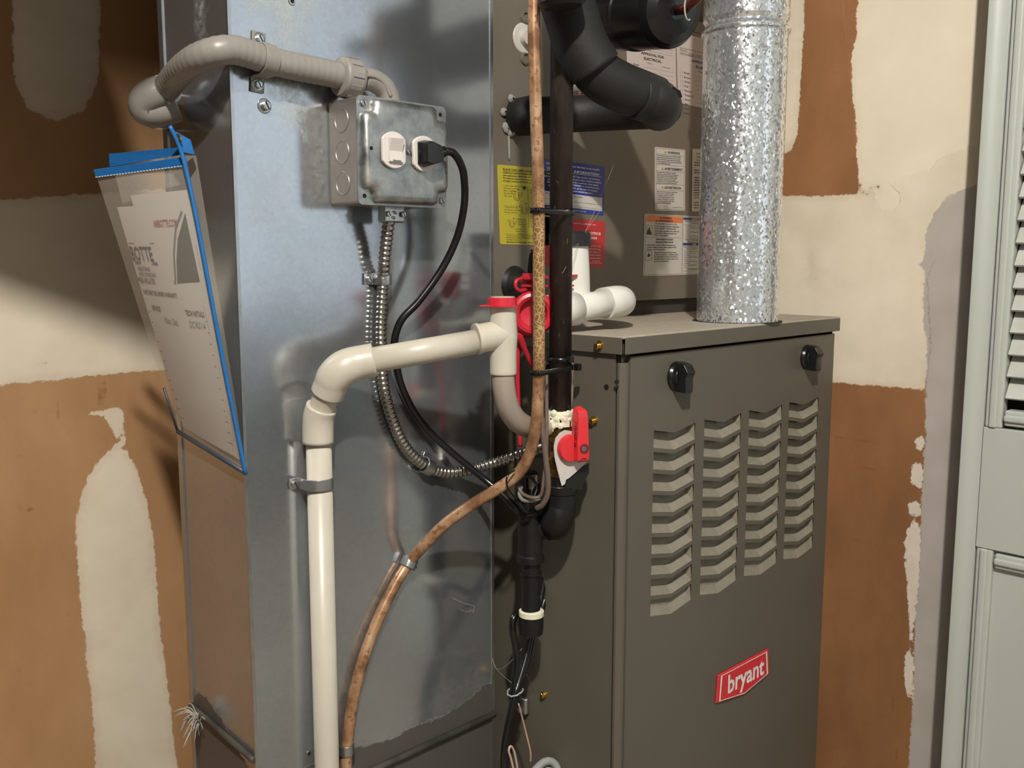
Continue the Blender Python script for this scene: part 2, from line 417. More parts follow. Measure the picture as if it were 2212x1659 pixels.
# ------------------------------------------------------------------ THE SETTING
WX, WY = 1.48, 1.36
def wallmat(nm='patched drywall', ta=(128, 86, 50), tb=(156, 108, 68), ts=(104, 66, 38)):
    q = N(nm)
    n1 = q.noise(9, 5, 0.6, stretch=(1, 1, .5)); n2 = q.noise(70, 4, 0.6)
    tan = q.ramp(n1, [(0.3, srgb(*ta)), (0.7, srgb(*tb))])
    tan = q.mix(q.mr(n2, 0.62, 0.75, 0, 0.25), tan, srgb(*ts))
    mud = q.ramp(q.noise(7, 4, 0.6), [(0.3, srgb(214, 200, 176)), (0.7, srgb(234, 221, 199))])
    grey = q.ramp(q.noise(20, 4), [(0.3, srgb(172, 163, 154)), (0.7, srgb(182, 174, 166))])
    spk = q.ramp(q.noise(20, 4), [(0.3, srgb(214, 198, 182)), (0.7, srgb(226, 214, 200))])
    em = edge(q, 'mud', 0.0036, 80, 0.0010); eg = edge(q, 'grey', 0.004, 90, 0.0012); es = edge(q, 'spackle', 0.004, 110, 0.0008); ep = edge(q, 'patch', 0.0022, 90, 0.0008)
    wide = q.mr(q.math('ADD', q.attr('mud'), q.math('MULTIPLY', q.noise(40, 4, stretch=(1, 1, 2)), 0.02)), -0.004, 0.022, 1, 0)
    c = q.mix(em, tan, mud)
    c = q.mix(q.math('MULTIPLY', em, q.math('MULTIPLY', wide, 0.45)), c, srgb(186, 146, 108))
    c = q.mix(eg, c, grey); c = q.mix(es, c, spk)
    ed = edge(q, 'dirt', 0.012, 60, 0.012); c = q.mix(q.math('MULTIPLY', ed, 0.18), c, srgb(112, 100, 80))
    c = q.mix(q.math('MULTIPLY', q.math('MULTIPLY', ep, em), 0.35), c, srgb(240, 226, 204))
    st = edge(q, 'stain', 0.002, 90, 0.0012); c = q.mix(q.math('MULTIPLY', st, 0.55), c, srgb(124, 74, 38))
    q.set(base=c, rough=0.75)
    h = q.math('ADD', q.math('ADD', q.math('ADD', q.math('MULTIPLY', em, 0.5), q.math('MULTIPLY', ep, 0.6)), q.math('MULTIPLY', es, 0.8)), q.math('MULTIPLY', q.noise(26, 5, 0.6), 0.35))
    q.bump(h, 0.5, 0.0022); return q.m
M_['wall'] = wallmat(); M_['wallb'] = wallmat('patched drywall at the back', (164, 122, 82), (184, 142, 100), (144, 100, 62))
def RW(pts): return [(lambda p: (p.y, p.z))(onX(a, b, WX)) for a, b in pts]
def BW(pts): return [(lambda p: (p.x, p.z))(onY(a, b, WY)) for a, b in pts]
yz = lambda a, b: (onX(a, b, WX).y, onX(a, b, WX).z)
# right closet wall: tan board, cream mud, grey paint, white spackle ridge
mudR = [RW([(1600, -200), (1739, -200), (1737, 60), (1731, 150), (1724, 290), (1712, 318), (1692, 336), (1600, 350)]),
        RW([(1856, -200), (1850, 80), (1841, 120), (1839, 200), (1850, 262), (1852, 340), (1856, 413), (1866, 408), (1900, 402), (1892, 418), (1850, 419), (1780, 423), (1600, 424), (1600, 826), (1800, 826), (1900, 833), (1997, 842), (2010, 760), (2002, 600), (2020, 560), (2240, 520), (2300, -200)])]
greyR = [RW([(2064, 416), (2040, 432), (2016, 462), (1999, 500), (1999, 545), (1994, 560), (1978, 576), (1998, 584), (1996, 640), (1995, 700), (2002, 740), (2003, 800), (1999, 840), (2001, 920), (1994, 1000), (1990, 1100), (1984, 1200), (1976, 1350), (1972, 1500), (1966, 1600), (1960, 1700), (2400, 1800), (2400, 300)])]
spkR = [RW([(1977, 948), (1988, 940), (2000, 941), (2000, 962), (1986, 976), (1978, 972)]),
        RW([(1970, 1002), (1984, 998), (1998, 1004), (1994, 1040), (1990, 1056), (1978, 1056), (1966, 1050), (1968, 1020)]),
        RW([(1962, 1090), (1974, 1082), (1990, 1084), (1990, 1114), (1974, 1118), (1962, 1112)]),
        RW([(1962, 1134), (1990, 1128), (1988, 1200), (1982, 1290), (1976, 1400), (1974, 1510), (1962, 1508), (1952, 1470), (1954, 1420), (1966, 1400), (1962, 1300), (1955, 1220), (1954, 1170)])]
stR = [RW([(1797, 940), (1840, 944), (1885, 954), (1886, 958), (1838, 949), (1797, 945)]), RW([(1860, 1004), (1915, 1022), (1915, 1026), (1858, 1009)]),
       RW([(1862, 484), (1876, 485), (1876, 488), (1862, 487)]), RW([(2009, 504), (2014, 506), (2013, 516), (2009, 514)]),
       RW([(1926, 1506), (1934, 1500), (1936, 1540), (1927, 1545)]), RW([(1934, 1612), (1944, 1606), (1942, 1640), (1934, 1644)])]
b = masked_grid('wall_right', M_['wall'], lambda u, v: (WX, u, v), -0.05, WY, 0.0, 2.4, 0.011,
                {'mud': mudR, 'grey': greyR, 'spackle': spkR, 'patch': [RW([(1857, 416), (1876, 405), (1900, 402), (1908, 393), (1925, 396), (1960, 380), (1990, 370), (2008, 368), (2030, 342), (2062, 330), (2130, 300), (2300, -200), (1800, -200), (1840, 200)]), RW([(1893, 408), (1891, 425), (1900, 445), (1915, 457), (1930, 452), (1946, 440), (1942, 412), (1915, 396)])], 'dirt': [RW([(1740, 560), (1760, 540), (1775, 590), (1760, 620), (1744, 610)])], 'stain': stR})
struct(b)
# back closet wall
mudB = [BW([(-400, 455), (0, 432), (200, 418), (420, 405), (700, 390), (700, 770), (400, 796), (345, 800), (200, 812), (110, 822), (0, 832), (-400, 870)]),
        BW([(20, -300), (26, 0), (30, 170), (60, 235), (120, 262), (180, 240), (212, 180), (216, 0), (214, -300)]),
        BW([(182, 891), (215, 884), (262, 881), (268, 905), (270, 945), (276, 965), (262, 968), (248, 940), (235, 915), (225, 897), (200, 900)]),
        BW([(250, 962), (262, 966), (290, 1000), (300, 1030), (318, 1090), (330, 1150), (338, 1240), (345, 1350), (358, 1440), (368, 1520), (376, 1600), (386, 1680), (384, 1900), (212, 1900), (205, 1620), (200, 1520), (188, 1440), (184, 1380), (172, 1290), (168, 1220), (163, 1160), (168, 1100), (178, 1060), (200, 1010), (225, 985)])]
stB = [BW([(-10, 779), (30, 777), (30, 782), (-10, 784)]), BW([(55, 780), (102, 779), (103, 785), (80, 785), (55, 784)]),
       BW([(50, 1098), (62, 1094), (74, 1098), (72, 1106), (52, 1107)]), BW([(168, 872), (170, 872), (175, 883), (172, 884)]),
       BW([(92, 826), (94, 826), (98, 905), (92, 905)]), BW([(116, 822), (118, 822), (131, 912), (128, 912)]), BW([(213, 814), (215, 814), (212, 880), (210, 880)]), BW([(228, 814), (230, 814), (228, 880), (226, 880)]),
       BW([(127, 112), (136, 110), (137, 124), (128, 126)]), BW([(102, 955), (104, 955), (106, 1010), (103, 1010)]), BW([(137, 955), (139, 955), (143, 1015), (140, 1015)])]
dirtB = [BW([(-20, 655), (60, 660), (150, 680), (150, 735), (60, 750), (-20, 752)]), BW([(270, 1480), (330, 1490), (335, 1600), (275, 1620)])]
b = masked_grid('wall_back', M_['wallb'], lambda u, v: (u, WY, v), -0.35, WX, 0.0, 2.4, 0.011,
                {'mud': mudB, 'grey': [], 'spackle': [], 'patch': [], 'dirt': [], 'stain': stB}); struct(b)
M_['tanw'] = simple('tan drywall paper', (104, 74, 50), 0.8, 0.0, 0.1, 8)
M_['hallw'] = simple('hall wall paint', (140, 143, 142), 0.7, 0.0, 0.02, 5)
M_['floor'] = simple('beige hall floor', (150, 138, 120), 0.5, 0.0, 0.15, 10)
struct(MB().box((-0.40, 0.12, 0), (-0.35, WY, 2.4)).build('wall_left', M_['tanw']))
struct(MB().box((-1.6, -2.3, -0.05), (WX+1.2, WY+0.05, 0)).build('floor', M_['floor']))
struct(MB().box((-1.6, -2.3, 2.4), (WX+1.2, WY+0.05, 2.45)).build('ceiling', M_['hallw']))
hd = MB(); hd.box((-0.40, 0.03, 2.000), (WX, 0.12, 2.4)); struct(hd.build('wall_header', M_['hallw']))
struct(MB().box((-1.6, 0.03, 0), (-0.40, 0.12, 2.4)).build('wall_front', M_['hallw']))
struct(MB().box((-1.65, -2.3, 0), (-1.6, 0.12, 2.4)).build('wall_hall_left', M_['hallw']))
struct(MB().box((-1.6, -2.35, 0), (WX+1.2, -2.3, 2.4)).build('wall_hall', M_['hallw']))
struct(MB().box((WX+1.2, -2.3, 0), (WX+1.25, 0.0, 2.4)).build('wall_hall_right', M_['hallw']))
struct(MB().box((WX, -0.05, 0), (WX+1.2, 0.0, 2.4)).build('wall_hall_return', M_['hallw']))
# added unseen shelf, placed and slanted only to shade the upper back wall
sh = thing('added_shade_shelf', 'added unseen shelf high above the document pouch, shading the upper back wall', 'shelf', (-0.35, .6, 1.5))
MB().slab([V(-.35, .66, 1.515), V(.08, .63, 1.515), V(.21, .53, 1.515), V(.30, .80, 1.515), V(.42, 1.30, 1.515), V(-.35, 1.30, 1.515)], (0, 0, 1), .02).build('shade_shelf_board', simple('added shelf plywood', (120, 96, 70), .7), sh)
for y_ in (.8, 1.1): MB().slab([V(-.349, y_, 1.514), V(-.05, y_, 1.514), V(-.349, y_, 1.25)], (0, 1, 0), .02).build('shade_shelf_bracket', simple('added shelf bracket wood', (110, 88, 64), .7), sh)
# folded louvred door, standing open along the right wall
DX = 1.385; DE = onX(2083, 830, DX).y
def door():
    root = struct(bpy.data.objects.new('door_1', None)); COL.objects.link(root); root.location = (DX, DE, 0)
    zP = lambda px, py: onX(px, py, DX).z
    y0 = DE; st = onX(2158, 400, DX).y-(onX(2110, 400, DX).y-y0); mw = st-onX(2200, 400, DX).y+(onX(2110, 400, DX).y-y0); y1 = y0-0.56
    zt, zb = zP(2150, 925), zP(2150, 1190)
    f = MB()
    f.box((DX, st, 0.03), (DX+.034, y0, 2.0)); f.box((DX, y1, 0.03), (DX+.034, y1+.05, 2.0))
    f.box((DX, y1+.05, zb), (DX+.034, st, zt)); f.box((DX, y1+.05, 0.03), (DX+.034, st, 0.14)); f.box((DX, y1+.05, 1.88), (DX+.034, st, 2.0))
    f.build('door_frame', M_['door'], root, bevel=0.0015)
    MB().box((DX+.010, y1+.05, 0.14), (DX+.024, st, zb)).build('door_panel', M_['door'], root)
    for za, zc in ((0.14, zb), (zt, 1.88)):                       # moulded frames round both openings
        for (ya, yb, z0, z1) in ((st-.001, st-mw+.001, za, zc), (y1+.054, y1+.076, za, zc), (y1+.076, st-.026, zc-.026, zc-.004), (y1+.076, st-.026, za+.004, za+.026)):
            mo = MB(); lo_, hi = min(ya, yb), max(ya, yb)
            mo.box((DX+.001, lo_, z0), (DX+.022, hi, z1))
            mo.build('door_moulding', M_['door'], root, bevel=0.003, seg=3)
            c = MB()
            if abs(hi-lo_) < .05: c.box((DX-.0035, lo_+.006, z0), (DX+.003, hi-.006, z1))
            else: c.box((DX-.0035, lo_, z0+.006), (DX+.003, hi, z1-.006))
            c.build('door_bead', M_['door'], root, bevel=0.003, seg=3)
    pitch = onX(2200, 535.5, DX).z-onX(2200, 584.5, DX).z; z = onX(2200, 876, DX).z; k = 0
    sl0 = None
    while z < 1.86:
        q = MB(); a, c_ = y1+.076, st-mw-.001
        q.slab([(DX+.006, a, z+.006), (DX+.006, c_, z+.006), (DX+.028, c_, z+pitch+.008), (DX+.028, a, z+pitch+.008)], (-1, 0, .5), .005)
        q.build('door_slat', M_['slat'], root); z += pitch
    MB().box((DX+.030, y1+.05, zt), (DX+.033, st, 1.88)).build('door_gap_shade', M_['voidgap'], root)  # black sheet stands in for the shade between the slats
door()

# ------------------------------------------------------------------ GALVANISED DUCT
DY = 0.875; DXL, DXR = 0.480, 0.830; DYB = 1.02
def FD(pts): return [(lambda p: (p.x, p.z))(onY(a, b, DY)) for a, b in pts]
def SD(pts): return [(lambda p: (p.y, p.z))(onX(a, b, DXL)) for a, b in pts]
def ductmat():
    q = galv('galvanised duct front', 0.17, 260, (0.47, 0.50, 0.53), 0.86)
    c = q.b.inputs['Base Color'].links[0].from_socket; ro = q.b.inputs['Roughness'].links[0].from_socket
    crud = edge(q, 'crud', 0.016, 34, 0.012); dust = edge(q, 'dust', 0.012, 50, 0.02); tape = edge(q, 'tape', 0.006, 40, 0.0015, streak=(1, 1, 3))
    grain = q.mr(q.noise(180, 4, 0.7), 0.42, 0.6, 0, 1)
    k1 = q.math('MULTIPLY', crud, q.mr(q.noise(120, 5, 0.7), 0.35, 0.62, 0.05, 0.65)); k2 = q.math('MULTIPLY', q.math('MULTIPLY', dust, grain), 0.14)
    c = q.mix(k1, c, srgb(190, 194, 182)); c = q.mix(k2, c, srgb(150, 132, 112)); c = q.mix(tape, c, srgb(78, 74, 69))
    q.set(base=c)
    me = q.math('MULTIPLY', q.math('MULTIPLY_ADD' if False else 'SUBTRACT', 1.0, q.math('MAXIMUM', q.math('MAXIMUM', k1, k2), tape)), 0.86); q.set(metal=me)
    q.set(rough=q.math('ADD', ro, q.math('MULTIPLY', q.math('MAXIMUM', q.math('MAXIMUM', k1, k2), q.math('MULTIPLY', tape, .7)), 0.35)))
    return q.m
M_['duct'] = ductmat()
duct = thing('metal_duct', 'tall rectangular galvanised sheet metal duct carrying the junction box and white drain pipe', 'duct', (0.65, 0.95, 0.02))
zt, zb = 2.38, 0.02
masks = {'crud': [FD([(520, -300), (700, -300), (690, 0), (645, 20), (640, 100), (612, 130), (600, 60), (585, 10), (545, 20)]), FD([(600, 180), (650, 190), (655, 290), (630, 270), (600, 215)])],
         'dust': [FD([(650, 240), (715, 220), (722, 440), (690, 450), (655, 380)]), FD([(560, 380), (600, 360), (640, 400), (600, 480), (560, 470)]), FD([(990, 1470), (1050, 1440), (1040, 1500), (960, 1530), (860, 1585), (800, 1590)]), FD([(1046, 1150), (1056, 1150), (1052, 1280), (1040, 1180)])],
         'tape': [FD([(640, 1700), (660, 1652), (715, 1640), (775, 1612), (840, 1600), (900, 1566), (960, 1545), (1000, 1520), (1046, 1478), (1080, 1470), (1080, 1700), (1000, 2400), (400, 2400)])]}
masked_grid('front_panel', M_['duct'], lambda u, v: (u, DY, v), DXL, DXR, zb, zt, 0.006, masks, duct)
msk = {'crud': [SD([(418, -60), (450, -60), (440, 30), (436, 90), (428, 60)])], 'dust': [], 'tape': [SD([(425, 1490), (440, 1500), (460, 1525), (500, 1590), (540, 1665), (560, 1900), (300, 1900)])]}
masked_grid('left_panel', M_['duct'], lambda u, v: (DXL, u, v), DY, DYB, zb, zt, 0.008, msk, duct)
b = MB(); b.add([(DXR, DY, zb), (DXR, DYB, zb), (DXR, DYB, zt), (DXR, DY, zt)], [(0, 1, 2, 3)]); b.add([(DXL, DYB, zb), (DXR, DYB, zb), (DXR, DYB, zt), (DXL, DYB, zt)], [(0, 1, 2, 3)])
b.build('rear_panel', M_['galv_side'], duct)
# folded corner seams
MB().box((DXL-.0022, DY-.0012, zb), (DXL+.0012, DY+.0010, zt)).build('corner_seam', M_['galv_small'], duct)
MB().box((DXR-.003, DY-.0012, zb), (DXR+.0015, DY+.010, zt)).build('corner_seam', M_['galv_small'], duct)
MB().box((DXL-.0015, DYB-.004, zb), (DXL+.001, DYB+.006, zt)).build('corner_seam', M_['galv_side'], duct)
# taped flange ridge at the foot of the duct
fa, fb = onY(700, 1723, DY), onY(1060, 1544, DY)
b = MB(); b.tube([V(DXL, DY-.002, fb.z-(DXR-DXL)*.0), V(DXR, DY-.002, fb.z)], .0045, 10); b.build('flange_ridge', M_['mastic'], duct)
b = MB(); p0, p1 = onX(432, 1540, DXL-.004), onX(505, 1665, DXL-.004)
b.tube(resample([V(DXL-.003, DYB, p0.z+.0), V(DXL-.003, DY, p0.z-.012)], .01), .0035, 10); b.build('flange_ridge', M_['mastic'], duct)
for px, py in ((630, 3), (667, 1628)):
    c = onY(px, py, DY); b = MB(); b.lathe(c, (0, -1, 0), [(0, .0042), (.0012, .0036), (.0013, .0022), (0.0002, .0020)], 16, caps=False); b.build('hole_rim', M_['galv_small'], duct)
    MB().lathe(c, (0, -1, 0), [(0.0001, .0022), (.0004, .0022)], 16).build('screw_hole', M_['voidgap'], duct)
# frayed fibre tuft at the duct's left foot
b = MB(); base = onX(428, 1560, DXL-.012)
for i in range(38):
    d = V(random.uniform(-.022, .004), random.uniform(-.01, .02), random.uniform(-.02, .012)); s0 = base+V(0, random.uniform(-.004, .004), random.uniform(-.004, .01))
    b.tube(spline([s0, s0+d*.5+V(0, 0, .006), s0+d], 3), .0006, 4)
b.build('frayed_tape', M_['web'], duct, kind='stuff')

# ------------------------------------------------------------------ screws, straps and clamps
def hexscrew(b, c, n, r=.0045, h=.004, washer=True):
    n = Vector(n).normalized()
    if washer: b.lathe(c, n, [(0, r*1.55), (.0010, r*1.5), (.0013, r*1.2)], 18)
    b.lathe(Vector(c)+n*.0012, n, [(0, r), (h*.85, r), (h, r*.8)], 6)
def slot(c, n, r, m, parent, up=(0, 0, 1)):
    n = Vector(n).normalized(); u = Vector(up); t = n.cross(u).normalized(); c = Vector(c); u = (u+t*.5).normalized(); t = n.cross(u)
    b = MB(); b.slab([c-u*r-t*r*.14, c-u*r+t*r*.14, c+u*r+t*r*.14, c+u*r-t*r*.14], n, .0003); return b.build('screw_slot', m, parent)
def screw_part(c, n, parent, m=None, r=.0045, h=.004, washer=True):
    b = MB(); hexscrew(b, c, n, r, h, washer); o = b.build('screw', m or M_['galv_small'], parent)
    slot(Vector(c)+Vector(n).normalized()*(h+.0013), n, r*.7, M_['voidgap'], o); return o
# loose screw
c = onY(571, 229, DY); sc = thing('hex_screw', 'lone zinc hex screw in the duct just below the grey conduit strap', 'screw', c)
b = MB(); hexscrew(b, c, (0, -1, 0), .005, .005); b.build('screw_head', M_['galv_small'], sc); slot(c+V(0, -.0064, 0), (0, -1, 0), .0035, M_['voidgap'], sc)

# ------------------------------------------------------------------ JUNCTION BOX with switch and outlet
JF = 0.822
jl, jr = onY(771, 210, JF).x, onY(962, 240, JF).x
jt = (onY(771, 209, JF).z+onY(945, 229, JF).z)/2; jb = (onY(772, 437, JF).z+onY(950, 450, JF).z)/2
jr = jl+(jt-jb)*1.0 if False else onY(958, 240, JF).x
box = thing('junction_box', 'square galvanised electrical box on the duct with rocker switch and outlet', 'electrical box', ((jl+jr)/2, DY, jb))
b = MB(); b.box((jl, JF, jb), (jr, DY, jt)); b.build('box_body', M_['knock'], box, bevel=.003)
# raised cover: flat corner ears plus a pressed, rounded platform with notched corners
b = MB(); fp = []
for fx, fz, a0 in ((jr+.002, jt+.001, 0), (jl-.002, jt+.001, 90), (jl-.002, jb-.001, 180), (jr+.002, jb-.001, 270)):
    for k in range(6): a = math.radians(a0+18*k); fp.append(V(fx-math.copysign(.006, fx-(jl+jr)/2)+math.cos(a)*.006, JF, fz-math.copysign(.006, fz-(jt+jb)/2)+math.sin(a)*.006))
b.slab(fp, (0, -1, 0), .0014); b.build('cover_flange', M_['galv_box'], box)
cw, chh = jr-jl, jt-jb; cr = .016; cx_, cz_ = (jl+jr)/2, (jt+jb)/2
def notched(i, ns):
    hw, hh = cw/2-i, chh/2-i; P_ = []
    for sx, sz, a0 in ((1, 1, 0), (-1, 1, 1), (-1, -1, 2), (1, -1, 3)):
        c_ = (sx*hw, sz*hh); seq = []
        A = (sx*hw, sz*(hh-ns)); B = (sx*(hw-ns), sz*hh)
        mid = (sx*(hw-ns*.9), sz*(hh-ns*.9))
        pts = [(A[0], A[1]-sz*.004), (A[0]-sx*.002, A[1]), (A[0]-sx*.006, A[1]+sz*.0012), (mid[0]+sx*.002, mid[1]-sz*.0005), (mid[0]-sx*.0005, mid[1]+sz*.002), (B[0]+sx*.0012, B[1]-sz*.006), (B[0], B[1]-sz*.002), (B[0]-sx*.004, B[1])]
        if a0 in (1, 3): pts = pts[::-1]
        P_ += pts
    return P_
b = MB(); rings = [(.001, JF-.0014), (.0015, JF-.006), (.003, JF-.0095), (.0055, JF-.0112), (.009, JF-.0116)]
vs = []; ns = [cr-.001, cr-.001, cr-.0005, cr, cr+.001]
for (i, y), n_ in zip(rings, ns): vs += [(cx_+x, y, cz_+z) for x, z in notched(i, n_)]
K = len(notched(.001, cr)); fs = [(j*K+i, j*K+(i+1) % K, (j+1)*K+(i+1) % K, (j+1)*K+i) for j in range(4) for i in range(K)]
b.add(vs, fs, True); b.add(vs[-K:], [tuple(range(K))]); b.build('raised_cover', M_['galv_box'], box)
CF = JF-.0116
for k, zz in enumerate((.80, .50, .20)):                     # knockouts on the left side
    c = V(jl, JF+.028, jb+chh*zz); b = MB(); b.lathe(c, (-1, 0, 0), [(.0002, .0125), (.0007, .0122), (.0007, .0112), (.0002, .0108), (.0002, 0.0001)], 28, caps=False); b.build('knockout', M_['galv_small'] if k == 9 else M_['knock'], box)
for x, z in ((-1, 1), (1, -1)): screw_part(V(cx_+x*(cw/2-.006), JF-.0014, cz_+z*(chh/2-.007)), (0, -1, 0), box, r=.0036, h=.002, washer=False)
for x, z in ((-1, -1), (1, 1)): MB().lathe(V(cx_+x*(cw/2-.006), JF-.0015, cz_+z*(chh/2-.008)), (0, -1, 0), [(0, .0024), (.0002, .0024)], 14).build('mounting_hole', M_['voidgap'], box)
MB().lathe(onY(802, 320, CF), (0, -1, 0), [(0, .0020), (.0003, .0020)], 14).build('mounting_hole', M_['voidgap'], box)
screw_part(onY(882, 328, CF), (0, -1, 0), box, r=.0030, h=.002, washer=False)
M_['dev'] = simple('almond white device plastic', (212, 204, 198), 0.3, 0.0, 0.02, 30)
def devface(c, w, h, d):
    b = MB(); pts = []
    for k in range(28):
        a = 2*math.pi*k/28; x = max(-w/2, min(w/2, math.cos(a)*h*.5)); z = math.sin(a)*h*.5; pts.append(V(c.x+x, c.y, c.z+z))
    b.slab(pts, (0, -1, 0), d); return b
cs = onY(847, 325, CF); co = onY(912, 333, CF)
devface(cs, .030, .038, .0045).build('switch_bezel', M_['dev'], box, bevel=.0012)
cs2 = cs+V(0, -.0045, 0); b = MB()      # rocker: two tilted faces meeting in a V
w_, h_ = .0085, .0125
b.add([cs2+V(-w_, 0, h_), cs2+V(w_, 0, h_), cs2+V(w_, 0, -h_), cs2+V(-w_, 0, -h_), cs2+V(-w_, -.0062, h_*.92), cs2+V(w_, -.0062, h_*.92), cs2+V(w_, -.0018, -.001), cs2+V(-w_, -.0018, -.001), cs2+V(w_, -.0030, -h_*.95), cs2+V(-w_, -.0030, -h_*.95)],
      [(0, 1, 5, 4), (4, 5, 6, 7), (7, 6, 8, 9), (9, 8, 2, 3), (0, 4, 7, 9, 3), (1, 2, 8, 6, 5)]); b.build('rocker', M_['dev'], box)
b = MB(); b.box(cs2+V(-.005, -.0046, -.0106), cs2+V(.005, -.0026, -.0092)); b.build('rocker_mark', M_['dev'], box)
devface(co, .030, .038, .0045).build('outlet_face', M_['dev'], box, bevel=.0012)

# power cord: plug + black cord down behind the drain pipe
PY = CF-.0045
plug = thing('power_cord', 'black power cord plugged into the outlet and drooping behind the white pipe', 'cord', co+V(0, -.01, 0))
b = MB(); pc = co+V(.002, -.0045, 0); pts = [V(pc.x+x, pc.y, pc.z+z) for x, z in ((-.0125, -.012), (-.0125, .012), (-.004, .0145), (.007, .011), (.0125, .006), (.0125, -.006), (.007, -.011), (-.004, -.0145))]
top = [V(pc.x+x+.002, pc.y-.014, pc.z+z) for x, z in ((-.0115, -.010), (-.0115, .010), (-.004, .012), (.007, .009), (.0115, .0055), (.0115, -.0055), (.007, -.009), (-.004, -.012))]
b.add(pts+top, [tuple(range(8))[::-1], tuple(range(8, 16))]+[(i, (i+1) % 8, (i+1) % 8+8, i+8) for i in range(8)]); b.build('plug', M_['blackp'], plug, bevel=.001)
pl = [onY(935, 333, PY-.008), onY(955, 328, PY-.009), onY(972, 328, PY-.010), onY(990, 338, PY-.010)]
b = MB(); q = resample(spline(pl, 6), .0016); b.tube(q[:len(q)//2], [.0052+(.0010 if i % 2 else 0) for i in range(len(q)//2)], 14); b.build('strain_relief', M_['blackp'], plug)
rows = [(962, 327, PY-.010), (978, 330, PY-.010), (992, 348, PY-.008), (1002, 380, PY-.002), (1003, 440, .82), (988, 510, .83), (955, 580, .84), (905, 650, .85), (868, 690, .858), (853, 730, .862), (854, 770, .864), (866, 830, .866), (895, 890, .866), (935, 940, .862), (985, 985, .85), (1040, 1030, .83), (1078, 1062, .81), (1108, 1092, .795), (1122, 1110, .79)]
b = MB(); b.tube(pxpath(rows, 8), .0043, 12); b.build('cord', M_['blackp'], plug)

# ------------------------------------------------------------------ GREY LIQUID-TIGHT CONDUIT across the duct
R3 = .0135
con = thing('flexible_conduit', 'grey plastic flexible conduit bending round the duct corner into the junction box', 'conduit', onY(570, 133, .858))
rows = [(742, 166, .852), (700, 156, .854), (640, 144, .856), (575, 129, .858), (540, 117, .857), (505, 108, .856), (470, 110, .858), (430, 124, .875), (398, 146, .905), (374, 172, .940), (356, 196, .965)]
p = resample(pxpath(rows, 10), .0022)
b = MB(); b.tube(p, [R3*(1+.018*math.sin(i*1.9)) for i in range(len(p))], 24); b.build('conduit_tube', M_['greypl'], con)
d = (p[2]-p[0]).normalized(); e0 = onY(742, 166, .852); ax = (onY(790, 176, .850)-e0).normalized()
b = MB(); b.lathe(e0-ax*.006, ax, [(0, .0145), (.001, .0195), (.0035, .0205), (.020, .0205), (.023, .0195), (.024, .0165)], 32); b.build('compression_nut', M_['greypl'], con)
for k in range(10):                                          # grip ribs on the nut
    a = 2*math.pi*k/10; u = ax.cross(V(0, 0, 1)).normalized(); w_ = ax.cross(u)
    o = (u*math.cos(a)+w_*math.sin(a))*.0203; b = MB(); t = ax.cross(o).normalized()*.0028
    b.slab([e0+o-t, e0+o+t, e0+o+t+ax*.013, e0+o-t+ax*.013], o, .0011); b.build('grip_rib', M_['greypl'], con, bevel=.0006)
p2 = pxpath([(784, 170, .850), (806, 174, .849), (828, 188, .848), (840, 210, .848), (842, 232, .848)], 8)
b = MB(); b.tube(p2, .0118, 20); b.build('elbow_fitting', M_['greypl'], con)
p3 = pxpath([(784, 162, .838), (810, 166, .838), (832, 182, .838), (844, 208, .838)], 8); b = MB(); b.tube(p3, .0022, 8); b.build('elbow_ridge', M_['greypl'], con)
e1 = p[-1]; axb = (p[-1]-p[-4]).normalized()
b = MB(); b.lathe(e1-axb*.004, axb, [(0, .0140), (.0005, .0162), (.004, .0165), (.0055, .0150), (.008, .0150), (.0085, .0160), (.012, .0160)], 30); b.build('end_ring', simple('pale grey conduit ferrule', (176, 172, 166), .3), con)
rows = [(352, 197, .966), (328, 206, .972), (313, 222, .980), (320, 238, .982), (348, 238, .976), (384, 227, .968)]
b = MB(); b.tube(pxpath(rows, 8), .0165, 22); b.build('rear_elbow', M_['greypl'], con)

